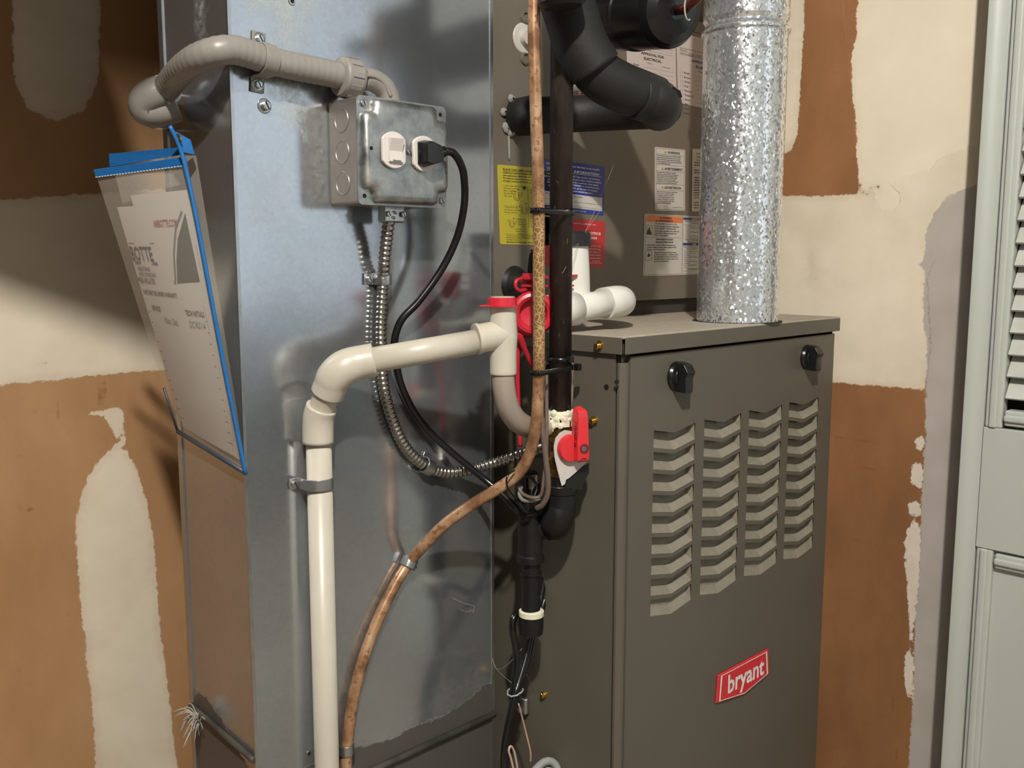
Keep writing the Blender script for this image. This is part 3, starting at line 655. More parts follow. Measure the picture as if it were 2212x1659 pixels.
def strap(name, label, cat, c, axis, r, width, mat, n=(0, -1, 0), ears=(1, 1), ear=.016, gap=None, group=None, screws=True, thick=.0016):
    """pipe strap: half ring round a pipe at c (pipe centre), pipe runs along axis, mounting surface normal n, ears on the surface"""
    n = Vector(n).normalized(); axis = Vector(axis).normalized(); axis = (axis-n*axis.dot(n)).normalized(); t = axis.cross(n).normalized()
    gap = gap if gap is not None else r; base = Vector(c)-n*gap
    root = thing(name, label, cat, base, group)
    pr = []   # profile in (t,n)
    if ears[0]: pr += [(-r-ear, -gap+thick*.5), (-r-.003, -gap+thick*.5)]
    pr += [(-r-.0005, -gap+.003)] if ears[0] else [(-r, -gap*.6)]
    for k in range(0, 13): a = math.pi*(1-k/12); pr.append((math.cos(a)*(r+.0006), math.sin(a)*(r+.0006)))
    pr += [(r+.0005, -gap+.003)] if ears[1] else [(r, -gap*.6)]
    if ears[1]: pr += [(r+.003, -gap+thick*.5), (r+ear, -gap+thick*.5)]
    P = [Vector(c)+t*a+n*b_ for a, b_ in pr]; m = len(P); vs = []
    nr = []
    for i in range(m):
        tt = (P[min(i+1, m-1)]-P[max(i-1, 0)]).normalized(); nr.append(tt.cross(axis).normalized()*(-1 if tt.cross(axis).dot(n) < 0 and False else 1))
    for i in range(m):
        o = nr[i]
        if o.dot(P[i]-Vector(c)) < 0 and 2 < i < m-3: o = -o
        elif o.dot(n) < 0 and (i <= 2 or i >= m-3) and abs(o.dot(n)) > .5: o = -o
        hw = width/2
        vs += [P[i]-axis*hw, P[i]+axis*hw, P[i]+axis*hw+o*thick, P[i]-axis*hw+o*thick]
    fs = [(i*4+k, i*4+(k+1) % 4, (i+1)*4+(k+1) % 4, (i+1)*4+k) for i in range(m-1) for k in range(4)]+[(3, 2, 1, 0), tuple((m-1)*4+k for k in range(4))]
    b = MB(); b.add(vs, fs); b.build('strap_band', mat, root, bevel=.0005, seg=1)
    if screws:
        for s_, e in ((-1, ears[0]), (1, ears[1])):
            if e: screw_part(Vector(c)+t*s_*(r+ear*.55)-n*(gap-thick), n, root, r=.0042, h=.0035)
    return root
ca = onY(575, 129, .858); cax = onY(640, 144, .856)-ca
strap('pipe_strap', 'grey two hole strap holding the grey conduit to the duct', 'strap', ca, cax, R3, .015, M_['greypl'], ears=(1, 1), ear=.016, gap=DY-.858, group='conduit straps')
ca = onY(384, 222, 1.10)
strap('pipe_strap', 'dark strap holding the conduit end on the duct side above the pouch', 'strap', V(DXL-.0165, 1.005, onX(392, 226, DXL-.0165).z), (0, 1, 0), .0165, .014, M_['galv_small'], n=(-1, 0, 0), ears=(0, 1), ear=.014, gap=.0165, group='conduit straps')

# ------------------------------------------------------------------ ARMOURED CABLE under the box
arm = thing('armoured_cable', 'flexible steel armoured cable dropping from the junction box and curving right', 'cable', onY(838, 480, .84))
rows = [(846, 455, .845), (840, 480, .846), (835, 520, .852), (830, 570, .858), (828, 604, .864), (824, 660, .866), (822, 720, .866), (824, 770, .866), (828, 830, .866), (842, 890, .866), (866, 950, .866), (892, 985, .866), (925, 1009, .866), (960, 1020, .864), (1000, 1018, .855), (1050, 1005, .835), (1100, 990, .81), (1130, 980, .80), (1155, 972, .79)]
p = resample(pxpath(rows, 8), .00095); pr = [0, .55, 1, 1, .55, 0]
rr = [.0058+.0013*(pr[i % 6]) for i in range(len(p))]
b = MB(); b.tube(p, rr, 14); b.build('corrugated_armour', M_['steelbright'], arm)
c = onY(846, 461, .845)
b = MB(); b.box(c+V(-.014, -.006, -.010), c+V(.014, .007, .009)); b.build('clamp_connector', M_['galv_small'], arm, bevel=.002)
for s_ in (-1, 1): screw_part(c+V(.010*s_, -.006, -.001), (0, -1, 0), arm, r=.0032, h=.0025, washer=False)
c = onY(1160, 972, .785); b = MB(); ax = (onY(1178, 968, .775)-c).normalized(); b.lathe(c-ax*.010, ax, [(0, .0085), (.008, .0085), (.0085, .0105), (.014, .0105), (.0145, .0085), (.020, .0085)], 20); b.build('end_connector', M_['galv_small'], arm)
strap('cable_strap', 'one hole zinc strap on the upright armoured cable above the white pipe', 'strap', onY(828, 603, .866), (0.02, 0, 1), .0075, .013, M_['galv_small'], ears=(1, 0), ear=.014, gap=.009, group='armoured cable straps')
strap('cable_strap', 'zinc strap around the bottom curve of the armoured cable', 'strap', onY(923, 1007, .866), onY(960, 1020, .864)-onY(892, 985, .866), .0076, .013, M_['galv_small'], ears=(1, 0), ear=.008, gap=.009, screws=False, group='armoured cable straps')

# ------------------------------------------------------------------ WHITE DRAIN PIPE
dr = thing('drain_pipe', 'cream PVC condensate pipe running down the duct with elbows and a tee', 'pipe', onY(706, 1659, .857))
PR = .0136
vt, vb = onY(688, 940, .857), onY(707, 1700, .857); vb = V(vb.x, .857, .02); vb.x = onY(706, 1659, .857).x+(onY(706, 1659, .857).x-vt.x)*.5
b = MB(); b.tube([vt, vb], PR, 28); b.build('pipe', M_['pvc'], dr)
b = MB(); b.tube(pxpath([(687, 958, .857), (687, 922, .857), (689, 898, .855), (695, 879, .851)], 6), .0166, 28, caps=True); b.build('elbow', M_['pvc'], dr)
b = MB(); b.tube(pxpath([(692, 892, .853), (700, 868, .847), (709, 845, .839)], 5), .0137, 28); b.build('pipe', M_['pvc'], dr)
p = pxpath([(707, 850, .843), (714, 833, .838), (722, 815, .833), (742, 796, .826), (770, 785, .820), (809, 777, .809)], 7)
n_ = len(p); b = MB(); b.tube(p, [.0178 if i < n_*.25 else (.0178+.0012*math.sin(math.pi*(i-n_*.25)/(n_*.6))) if i < n_*.85 else .0178 for i in range(n_)], 30); b.build('elbow', M_['pvc'], dr)
tc = onY(1087, 722, .752)
p = [onY(800, 779, .811), tc.lerp(onY(1041, 737, .7635), .85)]
b = MB(); b.tube(p, PR, 28); b.build('pipe', M_['pvc'], dr)
hx = (p[0]-p[1]).normalized()
b = MB(); b.lathe(tc, hx, [(0, .0162), (.028, .0160), (.0285, .0172), (.0325, .0172), (.033, .0136)], 30, caps=True); b.build('tee_branch', M_['pvc'], dr)
b = MB(); b.lathe(onY(1087, 808, .752), (0, 0, 1), [(0, .0146), (.002, .0150), (.026, .0150), (.040, .0160), (.058, .0150), (.078, .0145), (.080, .0125)], 30); b.build('tee', M_['pvc'], dr)
b = MB(); b.lathe(onY(1086, 672, .752), (0, 0, 1), [(0, .0132), (.016, .0132)], 28); b.build('pipe', M_['pvc'], dr)
b = MB(); b.tube(pxpath([(1087, 800, .752), (1089, 840, .752), (1098, 880, .754), (1118, 910, .757), (1150, 925, .760), (1185, 920, .762), (1208, 890, .764), (1216, 850, .768), (1216, 780, .775)], 8), .0128, 24); b.build('trap_bend', M_['pvcg'], dr)
ct = onY(688, 1043, .857)
st_ = strap('pipe_clamp', 'grey metal two hole clamp holding the upright cream pipe to the duct', 'clamp', ct, (0, 0, 1), .0140, .012, M_['greymt'], ears=(1, 1), ear=.012, gap=DY-.857)
# red caps
cap = dr
cc = onY(1084, 663, .752)
b = MB(); b.lathe(cc, (0, 0, 1), [(0, .0155), (.0005, .0200), (.0022, .0200), (.0025, .0165), (.0095, .0160), (.0105, .0150), (.0105, .0115), (.004, .0105), (.004, .0001)], 30); cap = b.build('red_cap', M_['red'], dr, label='red vinyl cap')
b = MB(); l = cc+V(-.018, .002, .001); b.slab([l+V(0, -.007, 0), l+V(0, .007, 0), l+V(-.012, .003, 0), l+V(-.013, 0, 0), l+V(-.011, -.003, 0)], (0, 0, 1), .0018); b.build('pull_tab', M_['red'], cap, bevel=.0005)
# second red capped trap fitting behind the copper pipe
T2 = thing('trap_fitting', 'red capped trap fitting half hidden behind the copper and gas pipes', 'trap', onY(1150, 700, .80))
c = onY(1152, 677, .775); nrm = (V(-.62, -.72, .06)).normalized()
b = MB(); b.lathe(c-nrm*.004, nrm, [(0, .0255), (.004, .0262), (.008, .0235), (.009, .0200), (.006, .0165), (-.004, .0150), (-.006, .0001)], 34, caps=False); b.build('cap_ring', M_['red'], T2)
b = MB(); b.lathe(onY(1150, 630, .80), (0, 0, 1), [(-.012, .012), (.0, .0135), (.012, .0135), (.0125, .017), (.015, .017), (.0155, .013), (.022, .012)], 24); b.build('upper_cap', M_['red'], T2)
b = MB(); b.tube(pxpath([(1128, 602, .79), (1116, 606, .785), (1114, 620, .785), (1124, 628, .785), (1140, 624, .79)], 6), .0022, 8); b.build('cap_strap', M_['red'], T2)
b = MB(); b.slab([onY(1150, 598, .775), onY(1248, 593, .775), onY(1248, 597, .775), onY(1150, 604, .775)], (0, 1, 0), .02); b.build('cap_tab', M_['red'], T2)
b = MB(); b.slab([onY(1150, 615, .775), onY(1240, 615, .775), onY(1240, 619, .775), onY(1150, 620, .775)], (0, 1, 0), .02); b.build('cap_tab', M_['red'], T2)
b = MB(); b.tube(pxpath([(1140, 714, .79), (1124, 722, .79), (1132, 750, .79), (1150, 790, .79)], 6), [.009, .0085, .008, .0075, .007, .0065, .006, .0055, .005, .0045, .004, .004, .0035, .003, .003, .003, .003, .003, .003], 10); b.build('cap_strap', M_['red'], T2)
b = MB(); b.tube(pxpath([(1120, 726, .80), (1118, 800, .802), (1120, 880, .804), (1124, 965, .804)], 8), .0028, 8); b.build('tether', M_['red'], T2)
# white overflow switch and elbows on the furnace top
sw = thing('overflow_switch', 'white upright drain switch with black cap standing behind the gas pipe', 'switch', onY(1232, 650, .80))
c = onY(1230, 652, .80)
zt_ = onY(1230, 532, .80).z-c.z; zc = onY(1230, 500, .80).z-c.z
b = MB(); b.lathe(c, (0, 0, 1), [(0, .0262), (zt_*.5, .0252), (zt_*.85, .0238), (zt_+.004, .0225)], 30); b.build('body', M_['pvcw'], sw)
b = MB(); b.lathe(c, (0, 0, 1), [(zt_, .0262), (zc-.003, .0258), (zc, .0235), (zc, .0001)], 30); b.build('cap', M_['black'], sw, label='black rubber cap')
el = thing('drain_elbows', 'white PVC pipe and elbows lying on the furnace top beside the gas pipe', 'pipe', onY(1290, 700, .78))
b = MB(); a0, a1 = onY(1225, 669, .775), onY(1320, 652, .765); b.tube([a0, a1], .0165, 26); b.build('pipe', M_['pvcw'], el)
b = MB(); b.tube([onY(1180, 675, .78), onY(1243, 667, .775)], .0205, 30); b.build('socket', M_['pvcw'], el)
b = MB(); pe = pxpath([(1307, 655, .767), (1325, 652, .765), (1338, 651, .772), (1340, 651, .792), (1331, 651, .820), (1300, 652, .86)], 7); b.tube(pe, .0200, 30); b.build('elbow', M_['pvcw'], el)

# ------------------------------------------------------------------ FURNACE
FX0, FX1, FY, FZ = .8695, 1.3905, .6945, .889
fur = thing('furnace', 'taupe gas furnace cabinet with louvred front and two black knobs', 'furnace', (1.13, 1.0, 0.10))
b = MB(); b.box((FX0, FY+.012, .10), (FX0+.002, 1.32, FZ)); b.build('side_panel', M_['furn'], fur)
b = MB(); b.box((FX1-.002, FY+.004, .10), (FX1, 1.32, FZ)); b.build('side_panel', M_['furn'], fur)
b = MB(); b.box((FX0+.003, .80, .10), (FX1-.003, 1.32, FZ)); b.build('inner_casing', M_['furn_in'], fur)
b = MB(); b.box((FX0, FY-.002, .02), (FX1, 1.32, .10)); b.build('plinth', M_['furn'], fur)
# rolled corner post ending short so the dark core shows at its head
b = MB(); pp = [(FX0+.0035, FY+.0104), (FX0+.0012, FY+.0094), (FX0+.0012, FY+.006), (FX0+.0035, FY+.0035), (FX0+.007, FY+.0015), (FX0+.0115, FY+.0015), (FX0+.013, FY+.004)]
pz = FZ-.011
b.add([(x, y, .10) for x, y in pp]+[(x, y, pz) for x, y in pp], [(i, i+1, i+8, i+7) for i in range(6)]); b.build('corner_post', M_['furn'], fur)
b = MB(); b.box((FX0+.004, FY+.006, .10), (FX0+.02, FY+.03, FZ)); b.build('post_core', M_['furn_in'], fur)
c = onX(1310, 836, FX0-.0003); MB().lathe(c, (-1, 0, 0), [(0, .0034), (.0003, .0034)], 16).build('screw_hole', M_['voidgap'], fur)
c = onY(1332, 825, FY+.0042); MB().lathe(c, (-.7, -.7, 0), [(0, .0028), (.0003, .0028)], 16).build('screw_hole', M_['voidgap'], fur)
# lid
lid = MB(); lx0, lx1, ly = .8635, 1.3965, .6895; lt, lb = .9105, .8885
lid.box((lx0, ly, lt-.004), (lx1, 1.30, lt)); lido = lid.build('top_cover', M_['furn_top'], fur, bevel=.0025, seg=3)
b = MB(); b.box((lx0+.004, ly, lb), (lx1, ly+.0016, lt-.002)); b.build('cover_flange', M_['furn'], fur, bevel=.0007)
b = MB(); b.box((lx0, ly+.003, lb), (lx0+.0016, 1.30, lt-.002)); b.build('cover_flange', M_['furn'], fur, bevel=.0007)
b = MB(); b.box((lx1-.0016, ly+.003, lb), (lx1, 1.30, lt-.002)); b.build('cover_flange', M_['furn'], fur, bevel=.0007)
b = MB(); b.box((lx0+.006, ly+.006, lb+.001), (lx1-.006, 1.29, lt-.005)); b.build('cover_lining', M_['furn_in'], fur)
# louvred door panel
PX0, PX1, PZ1, PZ0 = .8835, 1.3895, .8845, .115
col = [(onY(1412.6, 928.4, FY), onY(1459.8, 929, FY), onY(1503, 911.5, FY)), (onY(1522.3, 907.3, FY), None, onY(1601, 891, FY)), (onY(1619.3, 887.4, FY), None, onY(1689, 873.5, FY)), (onY(1705, 869.5, FY), None, onY(1767.5, 858, FY))]
cx0 = [.929, None, None, None]
xs = [(c[0].x, c[2].x) for c in col]; wd = sum(b_-a_ for a_, b_ in xs)/4; p0 = xs[0][0]; pitchx = (xs[3][0]-p0)/3
ztop = sum(c[0].z for c in col)/4; zbot = (onY(1410, 1328.6, FY).z+onY(1695.8, 1206.5, FY).z)/2
LH = .0215; pz_ = (ztop-(zbot+LH))/8; VD = .0085; RU = -.001
dp = bpy.data.objects.new  # alias unused
panel = MB()
def vz(x, x0): # V shaped edge: drops to the middle, rises to the right end
    t = (x-x0)/wd
    return -VD*(t/.5) if t < .5 else -VD+(VD+RU)*((t-.5)/.5)
cols = [p0+i*pitchx for i in range(4)]
xcuts = [PX0]+[v for c in cols for v in (c, c+wd)]+[PX1]
def quad(x0, x1, z0a, z0b, z1a, z1b): panel.add([(x0, FY, z0a), (x1, FY, z0b), (x1, FY, z1b), (x0, FY, z1a)], [(0, 1, 2, 3)])
for i in range(0, len(xcuts), 2): quad(xcuts[i], xcuts[i+1], PZ0, PZ0, PZ1, PZ1)
for c in cols:
    for xa, xb in ((c, c+wd/2), (c+wd/2, c+wd)):
        ea, eb = vz(xa, c), vz(xb, c)
        quad(xa, xb, ztop+ea, ztop+eb, PZ1, PZ1)
        for r in range(8):
            zb_ = ztop-r*pz_-LH; zn = ztop-(r+1)*pz_
            quad(xa, xb, zn+ea, zn+eb, zb_+ea, zb_+eb)
        quad(xa, xb, PZ0, PZ0, ztop-8*pz_-LH+ea, ztop-8*pz_-LH+eb)
th = .010
panel.add([(PX0, FY, PZ0), (PX0, FY+th, PZ0), (PX0, FY+th, PZ1), (PX0, FY, PZ1)], [(0, 1, 2, 3)]); panel.add([(PX1, FY, PZ0), (PX1, FY+th, PZ0), (PX1, FY+th, PZ1), (PX1, FY, PZ1)], [(0, 1, 2, 3)])
panel.add([(PX0, FY, PZ1), (PX1, FY, PZ1), (PX1, FY+th, PZ1), (PX0, FY+th, PZ1)], [(0, 1, 2, 3)])
dpn = panel.build('door_panel', M_['furn'], fur)
lou = None; dep = .011
for c in cols:
    for r in range(9):
        z0 = ztop-r*pz_-LH; d_ = dep if r < 8 else .006
        if r < 8 or True:
            q = MB(); a = [(c, z0+vz(c, c)), (c+wd/2, z0+vz(c+wd/2, c)), (c+wd, z0+vz(c+wd, c))]
            hh = LH*(.80 if r < 8 else .9)
            f1 = [V(x, FY, z) for x, z in a]; f2 = [V(x+(.003 if i == 0 else -.003 if i == 2 else 0), FY+d_*.92, z+hh*.56) for i, (x, z) in enumerate(a)]; f3 = [V(x+(.004 if i == 0 else -.004 if i == 2 else 0), FY+d_*1.12, z+hh*1.17) for i, (x, z) in enumerate(a)]
            tl_ = V(a[0][0], FY, a[0][1]+LH); tr_ = V(a[2][0], FY, a[2][1]+LH)
            q.add(f1+f2+f3+[tl_, tr_, f3[0]+V(0, 0, -.0002), f3[2]], [(0, 1, 4, 3), (1, 2, 5, 4), (3, 4, 7, 6), (4, 5, 8, 7)])
            q.add([f1[0], f2[0], f3[0], tl_+V(.001, .001, 0)], [(0, 1, 2, 3)]); q.add([f1[2], tr_+V(-.001, .001, 0), f3[2], f2[2]], [(0, 1, 2, 3)])
            q.build('louvre', M_['lip'], dpn)
# knobs
def knob(px, py):
    c = onY(px, py, FY); r = .0185; q = MB()
    q.lathe(c, (0, -1, 0), [(0, r), (.003, r), (.006, r*.9), (.0075, r*.62), (.009, r*.55)], 36); k = q.build('knob', M_['blackp'], fur)
    g = MB(); w2 = .0085; prof = [(-.004, .0185), (-.018, .0155), (-.024, .006), (-.0205, -.001), (-.0205, -.0165), (-.020, -.0195), (-.004, -.0185)]
    L_ = [c+V(-w2, y, z) for y, z in prof]; R_ = [c+V(w2, y, z) for y, z in prof]; n = len(prof)
    g.add(L_+R_, [tuple(range(n)), tuple(range(n, 2*n))[::-1]]+[(i, i+n, (i+1) % n+n, (i+1) % n) for i in range(n)]); g.build('grip', M_['blackp'], k, bevel=.0012)
knob(1460, 812); knob(1742, 771)
for px, py in ((1292, 747),): screw_part(onX(px+2, py, lx0), (-1, 0, 0), fur, M_['goldscrew'], r=.0042, h=.005)
for px, py, r in ((1283, 909, .0042), (1176, 1501, .0036)): screw_part(onX(px, py, FX0), (-1, 0, 0), fur, M_['goldscrew'], r=r, h=.005)
# red badge, raised
BC = [onY(*p_, FY) for p_ in ((1547.5, 1458), (1656, 1400.5), (1658, 1453), (1604, 1498.5), (1542, 1519))]
bt = .0035
bx0, bx1 = BC[0].x-.0005, BC[1].x; bzT = (BC[0].z+BC[1].z)/2; bzL = BC[4].z; bzR = BC[2].z; 
badge = MB(); pts = [V(p_.x, FY, p_.z) for p_ in BC]
pts = [V(bx0+.0015, FY, BC[0].z), V(bx1, FY, BC[1].z), V(BC[2].x, FY, BC[2].z), V(BC[3].x, FY, BC[3].z), V(bx0-.002, FY, BC[4].z)]
badge.slab(pts, (0, -1, 0), bt)
bo = badge.build('brand_badge', M_['redh'], fur, bevel=.0012, label='red raised badge with white lettering')
cen = sum(pts, V(0, 0, 0))/5
def inset(k): return [cen+(p_-cen)*k for p_ in pts]
q = MB(); A, B = inset(.925), inset(.875); nb = len(A); y_ = V(0, -bt-.0003, 0)
q.add([p_+y_ for p_ in A]+[p_+y_ for p_ in B], [(i, (i+1) % nb, (i+1) % nb+nb, i+nb) for i in range(nb)]); q.build('badge_border', WINK, bo)
q = MB(); vs, fs = text2d('bryant', 0, 0, .0290, 'c', .62, .035)
p1_, p2_ = onY(1566, 1500, FY), onY(1644, 1457, FY); mid = (p1_+p2_)/2; sl = (p2_.z-p1_.z)/(p2_.x-p1_.x)
wtx = max(v_[0] for v_ in vs)-min(v_[0] for v_ in vs); k = (p2_.x-p1_.x)/wtx
q.add([V(mid.x+x*k, FY-bt-.0004, mid.z+.0022+x*k*sl-y*1.32) for x, y in vs], fs); q.build('lettering', WINK, bo)
print('badge', k, sl, [tuple(round(a, 3) for a in p_) for p_ in pts])

# ------------------------------------------------------------------ VENT PIPE
VC = V(1.196, .748, 0); VR = .0575
vent = thing('vent_pipe', 'spangled galvanised round vent pipe rising from the furnace top', 'vent pipe', (VC.x, VC.y, lt))
zj = onY(1540, 20, VC.y-.04).z
b = MB(); b.lathe(V(VC.x, VC.y, lt), (0, 0, 1), [(0, VR), (zj-lt, VR)], 64); b.build('lower_section', M_['vent'], vent)
b = MB(); b.lathe(V(VC.x, VC.y, zj), (0, 0, 1), [(-.004, VR+.0008), (-.002, VR+.003), (.001, VR+.003), (.003, VR+.0005), (.010, VR-.003), (.016, VR+.001), (1.0, VR+.001)], 64); b.build('upper_section', M_['vent'], vent)
b = MB(); b.lathe(V(VC.x, VC.y, lt+.0001), (0, 0, 1), [(0, VR+.006), (.0003, VR+.006)], 48); b.build('flue_opening', M_['voidgap'], vent)

# ------------------------------------------------------------------ COIL CABINET
CY_ = .928; CXL, CXR = .8735, 1.40; CB = .934
CT = onY(1495, 68, CY_).z
coil = thing('coil_cabinet', 'tall taupe metal cabinet behind the pipes, covered in stickers', 'cabinet', (1.13, 1.1, lt))
b = MB(); pr = [(CXL, 1.30), (CXL, CY_+.006), (CXL+.002, CY_+.002), (CXL+.006, CY_), (CXR-.006, CY_), (CXR, CY_+.006), (CXR, 1.30)]
b.add([(x, y, CB) for x, y in pr]+[(x, y, CT) for x, y in pr], [(i, i+1, i+8, i+7) for i in range(6)]+[tuple(range(7)), tuple(range(7, 14))[::-1]]); b.build('front_panel', M_['coil'], coil)
b = MB(); b.box((CXL+.004, CY_+.010, lt), (CXR-.004, 1.29, CB)); b.build('base_frame', M_['furn_in'], coil)
b = MB(); b.box((CXL, CY_-.002, CT), (CXR, CY_+.018, CT+.018)); b.build('top_flange', M_['coil'], coil, bevel=.001)
b = MB(); b.box((CXL, CY_+.02, CT), (CXR, 1.29, CT+.010)); b.build('cabinet_top', M_['furn_in'], coil)
for px, py in ((1133, 38), (1133, 127)):
    c = onY(px, py, CY_); b = MB(); b.lathe(c, (0, -1, 0), [(0, .0085), (.0025, .0080), (.0035, .0060), (.0012, .0055), (.0012, .0001)], 24); b.build('hole_plug', M_['coil'], coil)
c = onY(1131, 83, CY_); b = MB(); b.lathe(c, (0, -1, 0), [(0, .020), (.0012, .019), (.002, .010), (.010, .0095)], 26); b.build('port_plate', M_['stk_white'], coil)
b = MB(); b.lathe(c+V(.006, -.010, 0), (0, -1, 0), [(0, .008), (.008, .008)], 18); b.build('port_plug', M_['red'], coil)
c = onY(1112, 615, CY_); b = MB(); b.lathe(c, (0, -1, 0), [(0, .026), (.006, .022), (.020, .016), (.022, .0001)], 22); b.build('drain_grommet', M_['black'], coil)
wood = tag(MB().box((CXL-.03, .965, CT+.030), (CXR+.02, 1.02, CT+.30)).build('wooden_blocking', M_['drywood']), 'weathered grey wood blocking above the coil cabinet', 'wood board')
# sealant around the refrigerant stub
b = MB(); c = onY(1118, 252, CY_)
for i in range(16):
    a = random.uniform(0, 6.28); q_ = c+V(math.cos(a)*.012-.016, -.002, math.sin(a)*.022); b.lathe(q_, (0, -1, 0), [(0, .006), (.002, .005), (.004, .0015)], 8)
b.tube(spline([onY(1096, 262, CY_-.001), onY(1099, 300, CY_-.001), onY(1100, 345, CY_-.001)], 5), .0016, 6); b.build('sealant_smear', M_['sealant'], coil, kind='stuff')

# ------------------------------------------------------------------ STICKERS on the coil cabinet
SY = CY_-.0002
def Q(*p_): return [onY(a, b_, SY) for a, b_ in p_]
def para(lines, x, y, h, lead, m, al='l', sx=1., bo=0.): return [('t', s_, x, y+i*lead, h, m, al, sx, bo) for i, s_ in enumerate(lines)]
# yellow: extends behind the copper pipe
its = [('t', 'PLACE THIS LABEL ON AIR HANDLER CLOSE TO UNIT', 10, 13, 6.6, INK, 'l', .75, .03), ('r', 10, 14.6, 112, 15.2, INK)]
its += para(['CLEANING INSTRUCTIONS FOR ALL MODEL NO. 225-XXX TRAPS', '(Not applicable to Model 100, 201, 225-3 kits)', 'For optimum performance, flush and rinse pan under cap', 'at regular intervals, particularly during summer'], 10, 21, 5.2, 7, INK, 'l', .74, .03)
its += para(['1. Open Upper Red Cap, A', '(100 series to remove', 'Electr. Float Switch', 'Assembly, B', '(225 series)'], 10, 54, 4.4, 6.6, INK, 'l', .75)
its += para(['3. Replace Lower Red Cap', 'MUST be sealed and', 'the incoming pipe'], 62, 54, 4.4, 6.6, INK, 'l', .75)
its += para(['2. Insert Brush with', 'two 45 sides, push down', 'through trap, then'], 10, 110, 4.4, 6.6, INK, 'l', .75)
its += para(['4. Replace Upper Red', 'or Electr. Float Switch', '(225 series). There', 'GF commissioned', 'and must remain the', 'during normal', 'operation.'], 60, 118, 4.4, 6.6, INK, 'l', .75)
its += para(['2. Open Lower', 'Red Cap, C,', 'Insert Brush', 'in the 3', 'process into then', 'Restart A/C and', 'flush remove'], 52, 140, 4.4, 6.4, INK, 'r', .75)
its += para(['EZ TRAP CLEANING INSTRUCTIONS MAY BE OBTAINED FROM WEBSITE', 'ADDITIONAL COPIES AVAILABLE BY CALLING THE INSTALLER', 'PLUMBING MODEL NO.'], 12, 184, 3.9, 5.4, INK, 'l', .75)
its += [('t', 'Manufactured by Rectorseal   www.rectorseal.com', 12, 201, 4.6, INK, 'l', .75, .03), ('r', 10, 178, 112, 178.5, INK), ('r', 57, 52, 57.6, 160, INK), ('r', 10, 105, 44, 105.5, INK), ('r', 60, 110, 112, 110.5, INK)]
def trapdraw(cx, cy, s_):
    o = []
    for w__ in (1.0, .55):
        o.append(('l', [(cx-6*s_*w__, cy-10*s_), (cx-6*s_*w__, cy)]+[(cx-6*s_*w__*math.cos(a*math.pi/6), cy+8*s_*math.sin(a*math.pi/6)*w__) for a in range(7)]+[(cx+6*s_*w__, cy-10*s_)], .6, INK))
    o += [('l', [(cx-9*s_, cy-10*s_), (cx-3*s_, cy-10*s_), (cx-3*s_, cy-17*s_), (cx-9*s_, cy-17*s_), (cx-9*s_, cy-10*s_)], .5, INK), ('l', [(cx+3*s_, cy-6*s_), (cx+10*s_, cy-6*s_), (cx+10*s_, cy-14*s_), (cx+3*s_, cy-14*s_), (cx+3*s_, cy-6*s_)], .5, INK), ('p', [(cx+2, cy-20*s_), (cx+4.5, cy-24*s_), (cx+5.4, cy-23*s_), (cx+3.2, cy-19*s_)], INK)]
    return o
its += trapdraw(35, 82, 1.0)+trapdraw(76, 90, .9)+trapdraw(49, 118, 1.0)+trapdraw(24, 155, .8)+[('p', [(46, 52), (52, 50), (55, 55), (52, 58), (50, 62), (48, 57)], INK)]
printed('sticker', Q((1073.5, 355.2), (1205, 367), (1208, 530.5), (1080, 527.6)), 120, 206, M_['stk_yellow'], its, 'yellow instruction sticker with drawings, left of the copper pipe', group='stickers on the coil cabinet')
M_['bluewhite'] = M_['stk_white']
its = [('t', 'INSTALLER - Fill in and place this label on air handler.', 60, 14, 6.4, WINK, 'c', .72, .03), ('t', 'HOMEOWNER INFORMATION', 60, 29, 9.6, WINK, 'c', .74, .05), ('r', 6, 31, 114, 32, WINK)]
its += para(['Your AC unit is fitted with an EZ Trap overflow cut-off device', 'and will shut down the AC unit should a water overflow condition', 'occur, caused by a blockage in the condensate drain system', 'THIS BLOCKAGE MUST BE CLEARED so condensate water', 'can flow freely, and float switch can be reset, if necessary,', 'to allow AC unit to resume normal operation.'], 60, 42, 6, 8.3, WINK, 'c', .66, .03)
its += [('r', 5, 91, 116, 130, M_['stk_white'], 1), ('t', 'For assistance, first contact your service contact:', 8, 98, 5, INK, 'l', .7, .03), ('r', 8, 112, 112, 112.7, INK, 2), ('r', 8, 125, 112, 125.6, INK, 2), ('t', 'For more information visit: www.rectorseal.com', 10, 138, 5, WINK, 'l', .75)]
printed('sticker', Q((1167, 341.5), (1306, 359.8), (1304, 465.9), (1168, 450)), 120, 142, M_['stk_blue'], its, 'blue homeowner information sticker with a white box, right of the gas pipe', group='stickers on the coil cabinet')
its = [('t', 'INSTALLER - Place this label on condenser unit.', 60, 14, 6, WINK, 'c', .72), ('t', 'NOTICE', 98, 42, 10.5, WINK, 'c', .7, .05), ('t', 'TO SERVICE MAN', 104, 56, 10.5, WINK, 'r', .7, .05)]
its += para(['This unit is fitted with an EZ Trap', 'overflow switch. If unit is not functioning,', 'check drain line for water or', 'blockage and reset float switch', 'before trying other', 'solutions.'], 112, 78, 6.4, 9, WINK, 'r', .7)
its += [('t', 'www.rectorseal.com', 114, 128, 5.6, WINK, 'r', .75)]
printed('sticker', Q((1167, 467), (1306.5, 478.4), (1305, 578.3), (1168, 574)), 120, 140, M_['stk_red'], its, 'red service notice sticker behind the white drain switch', group='stickers on the coil cabinet')
tri = lambda x, y, s_, m: [('p', [(x, y), (x+s_, y), (x+s_/2, y-s_*.9)], m), ]
M_['yprint'] = simple('yellow triangle print', (196, 176, 60), .5)
def frame(W, H): return [('o', 2, 2, W-2, H-2, .6, INK)]
its = frame(66, 140)
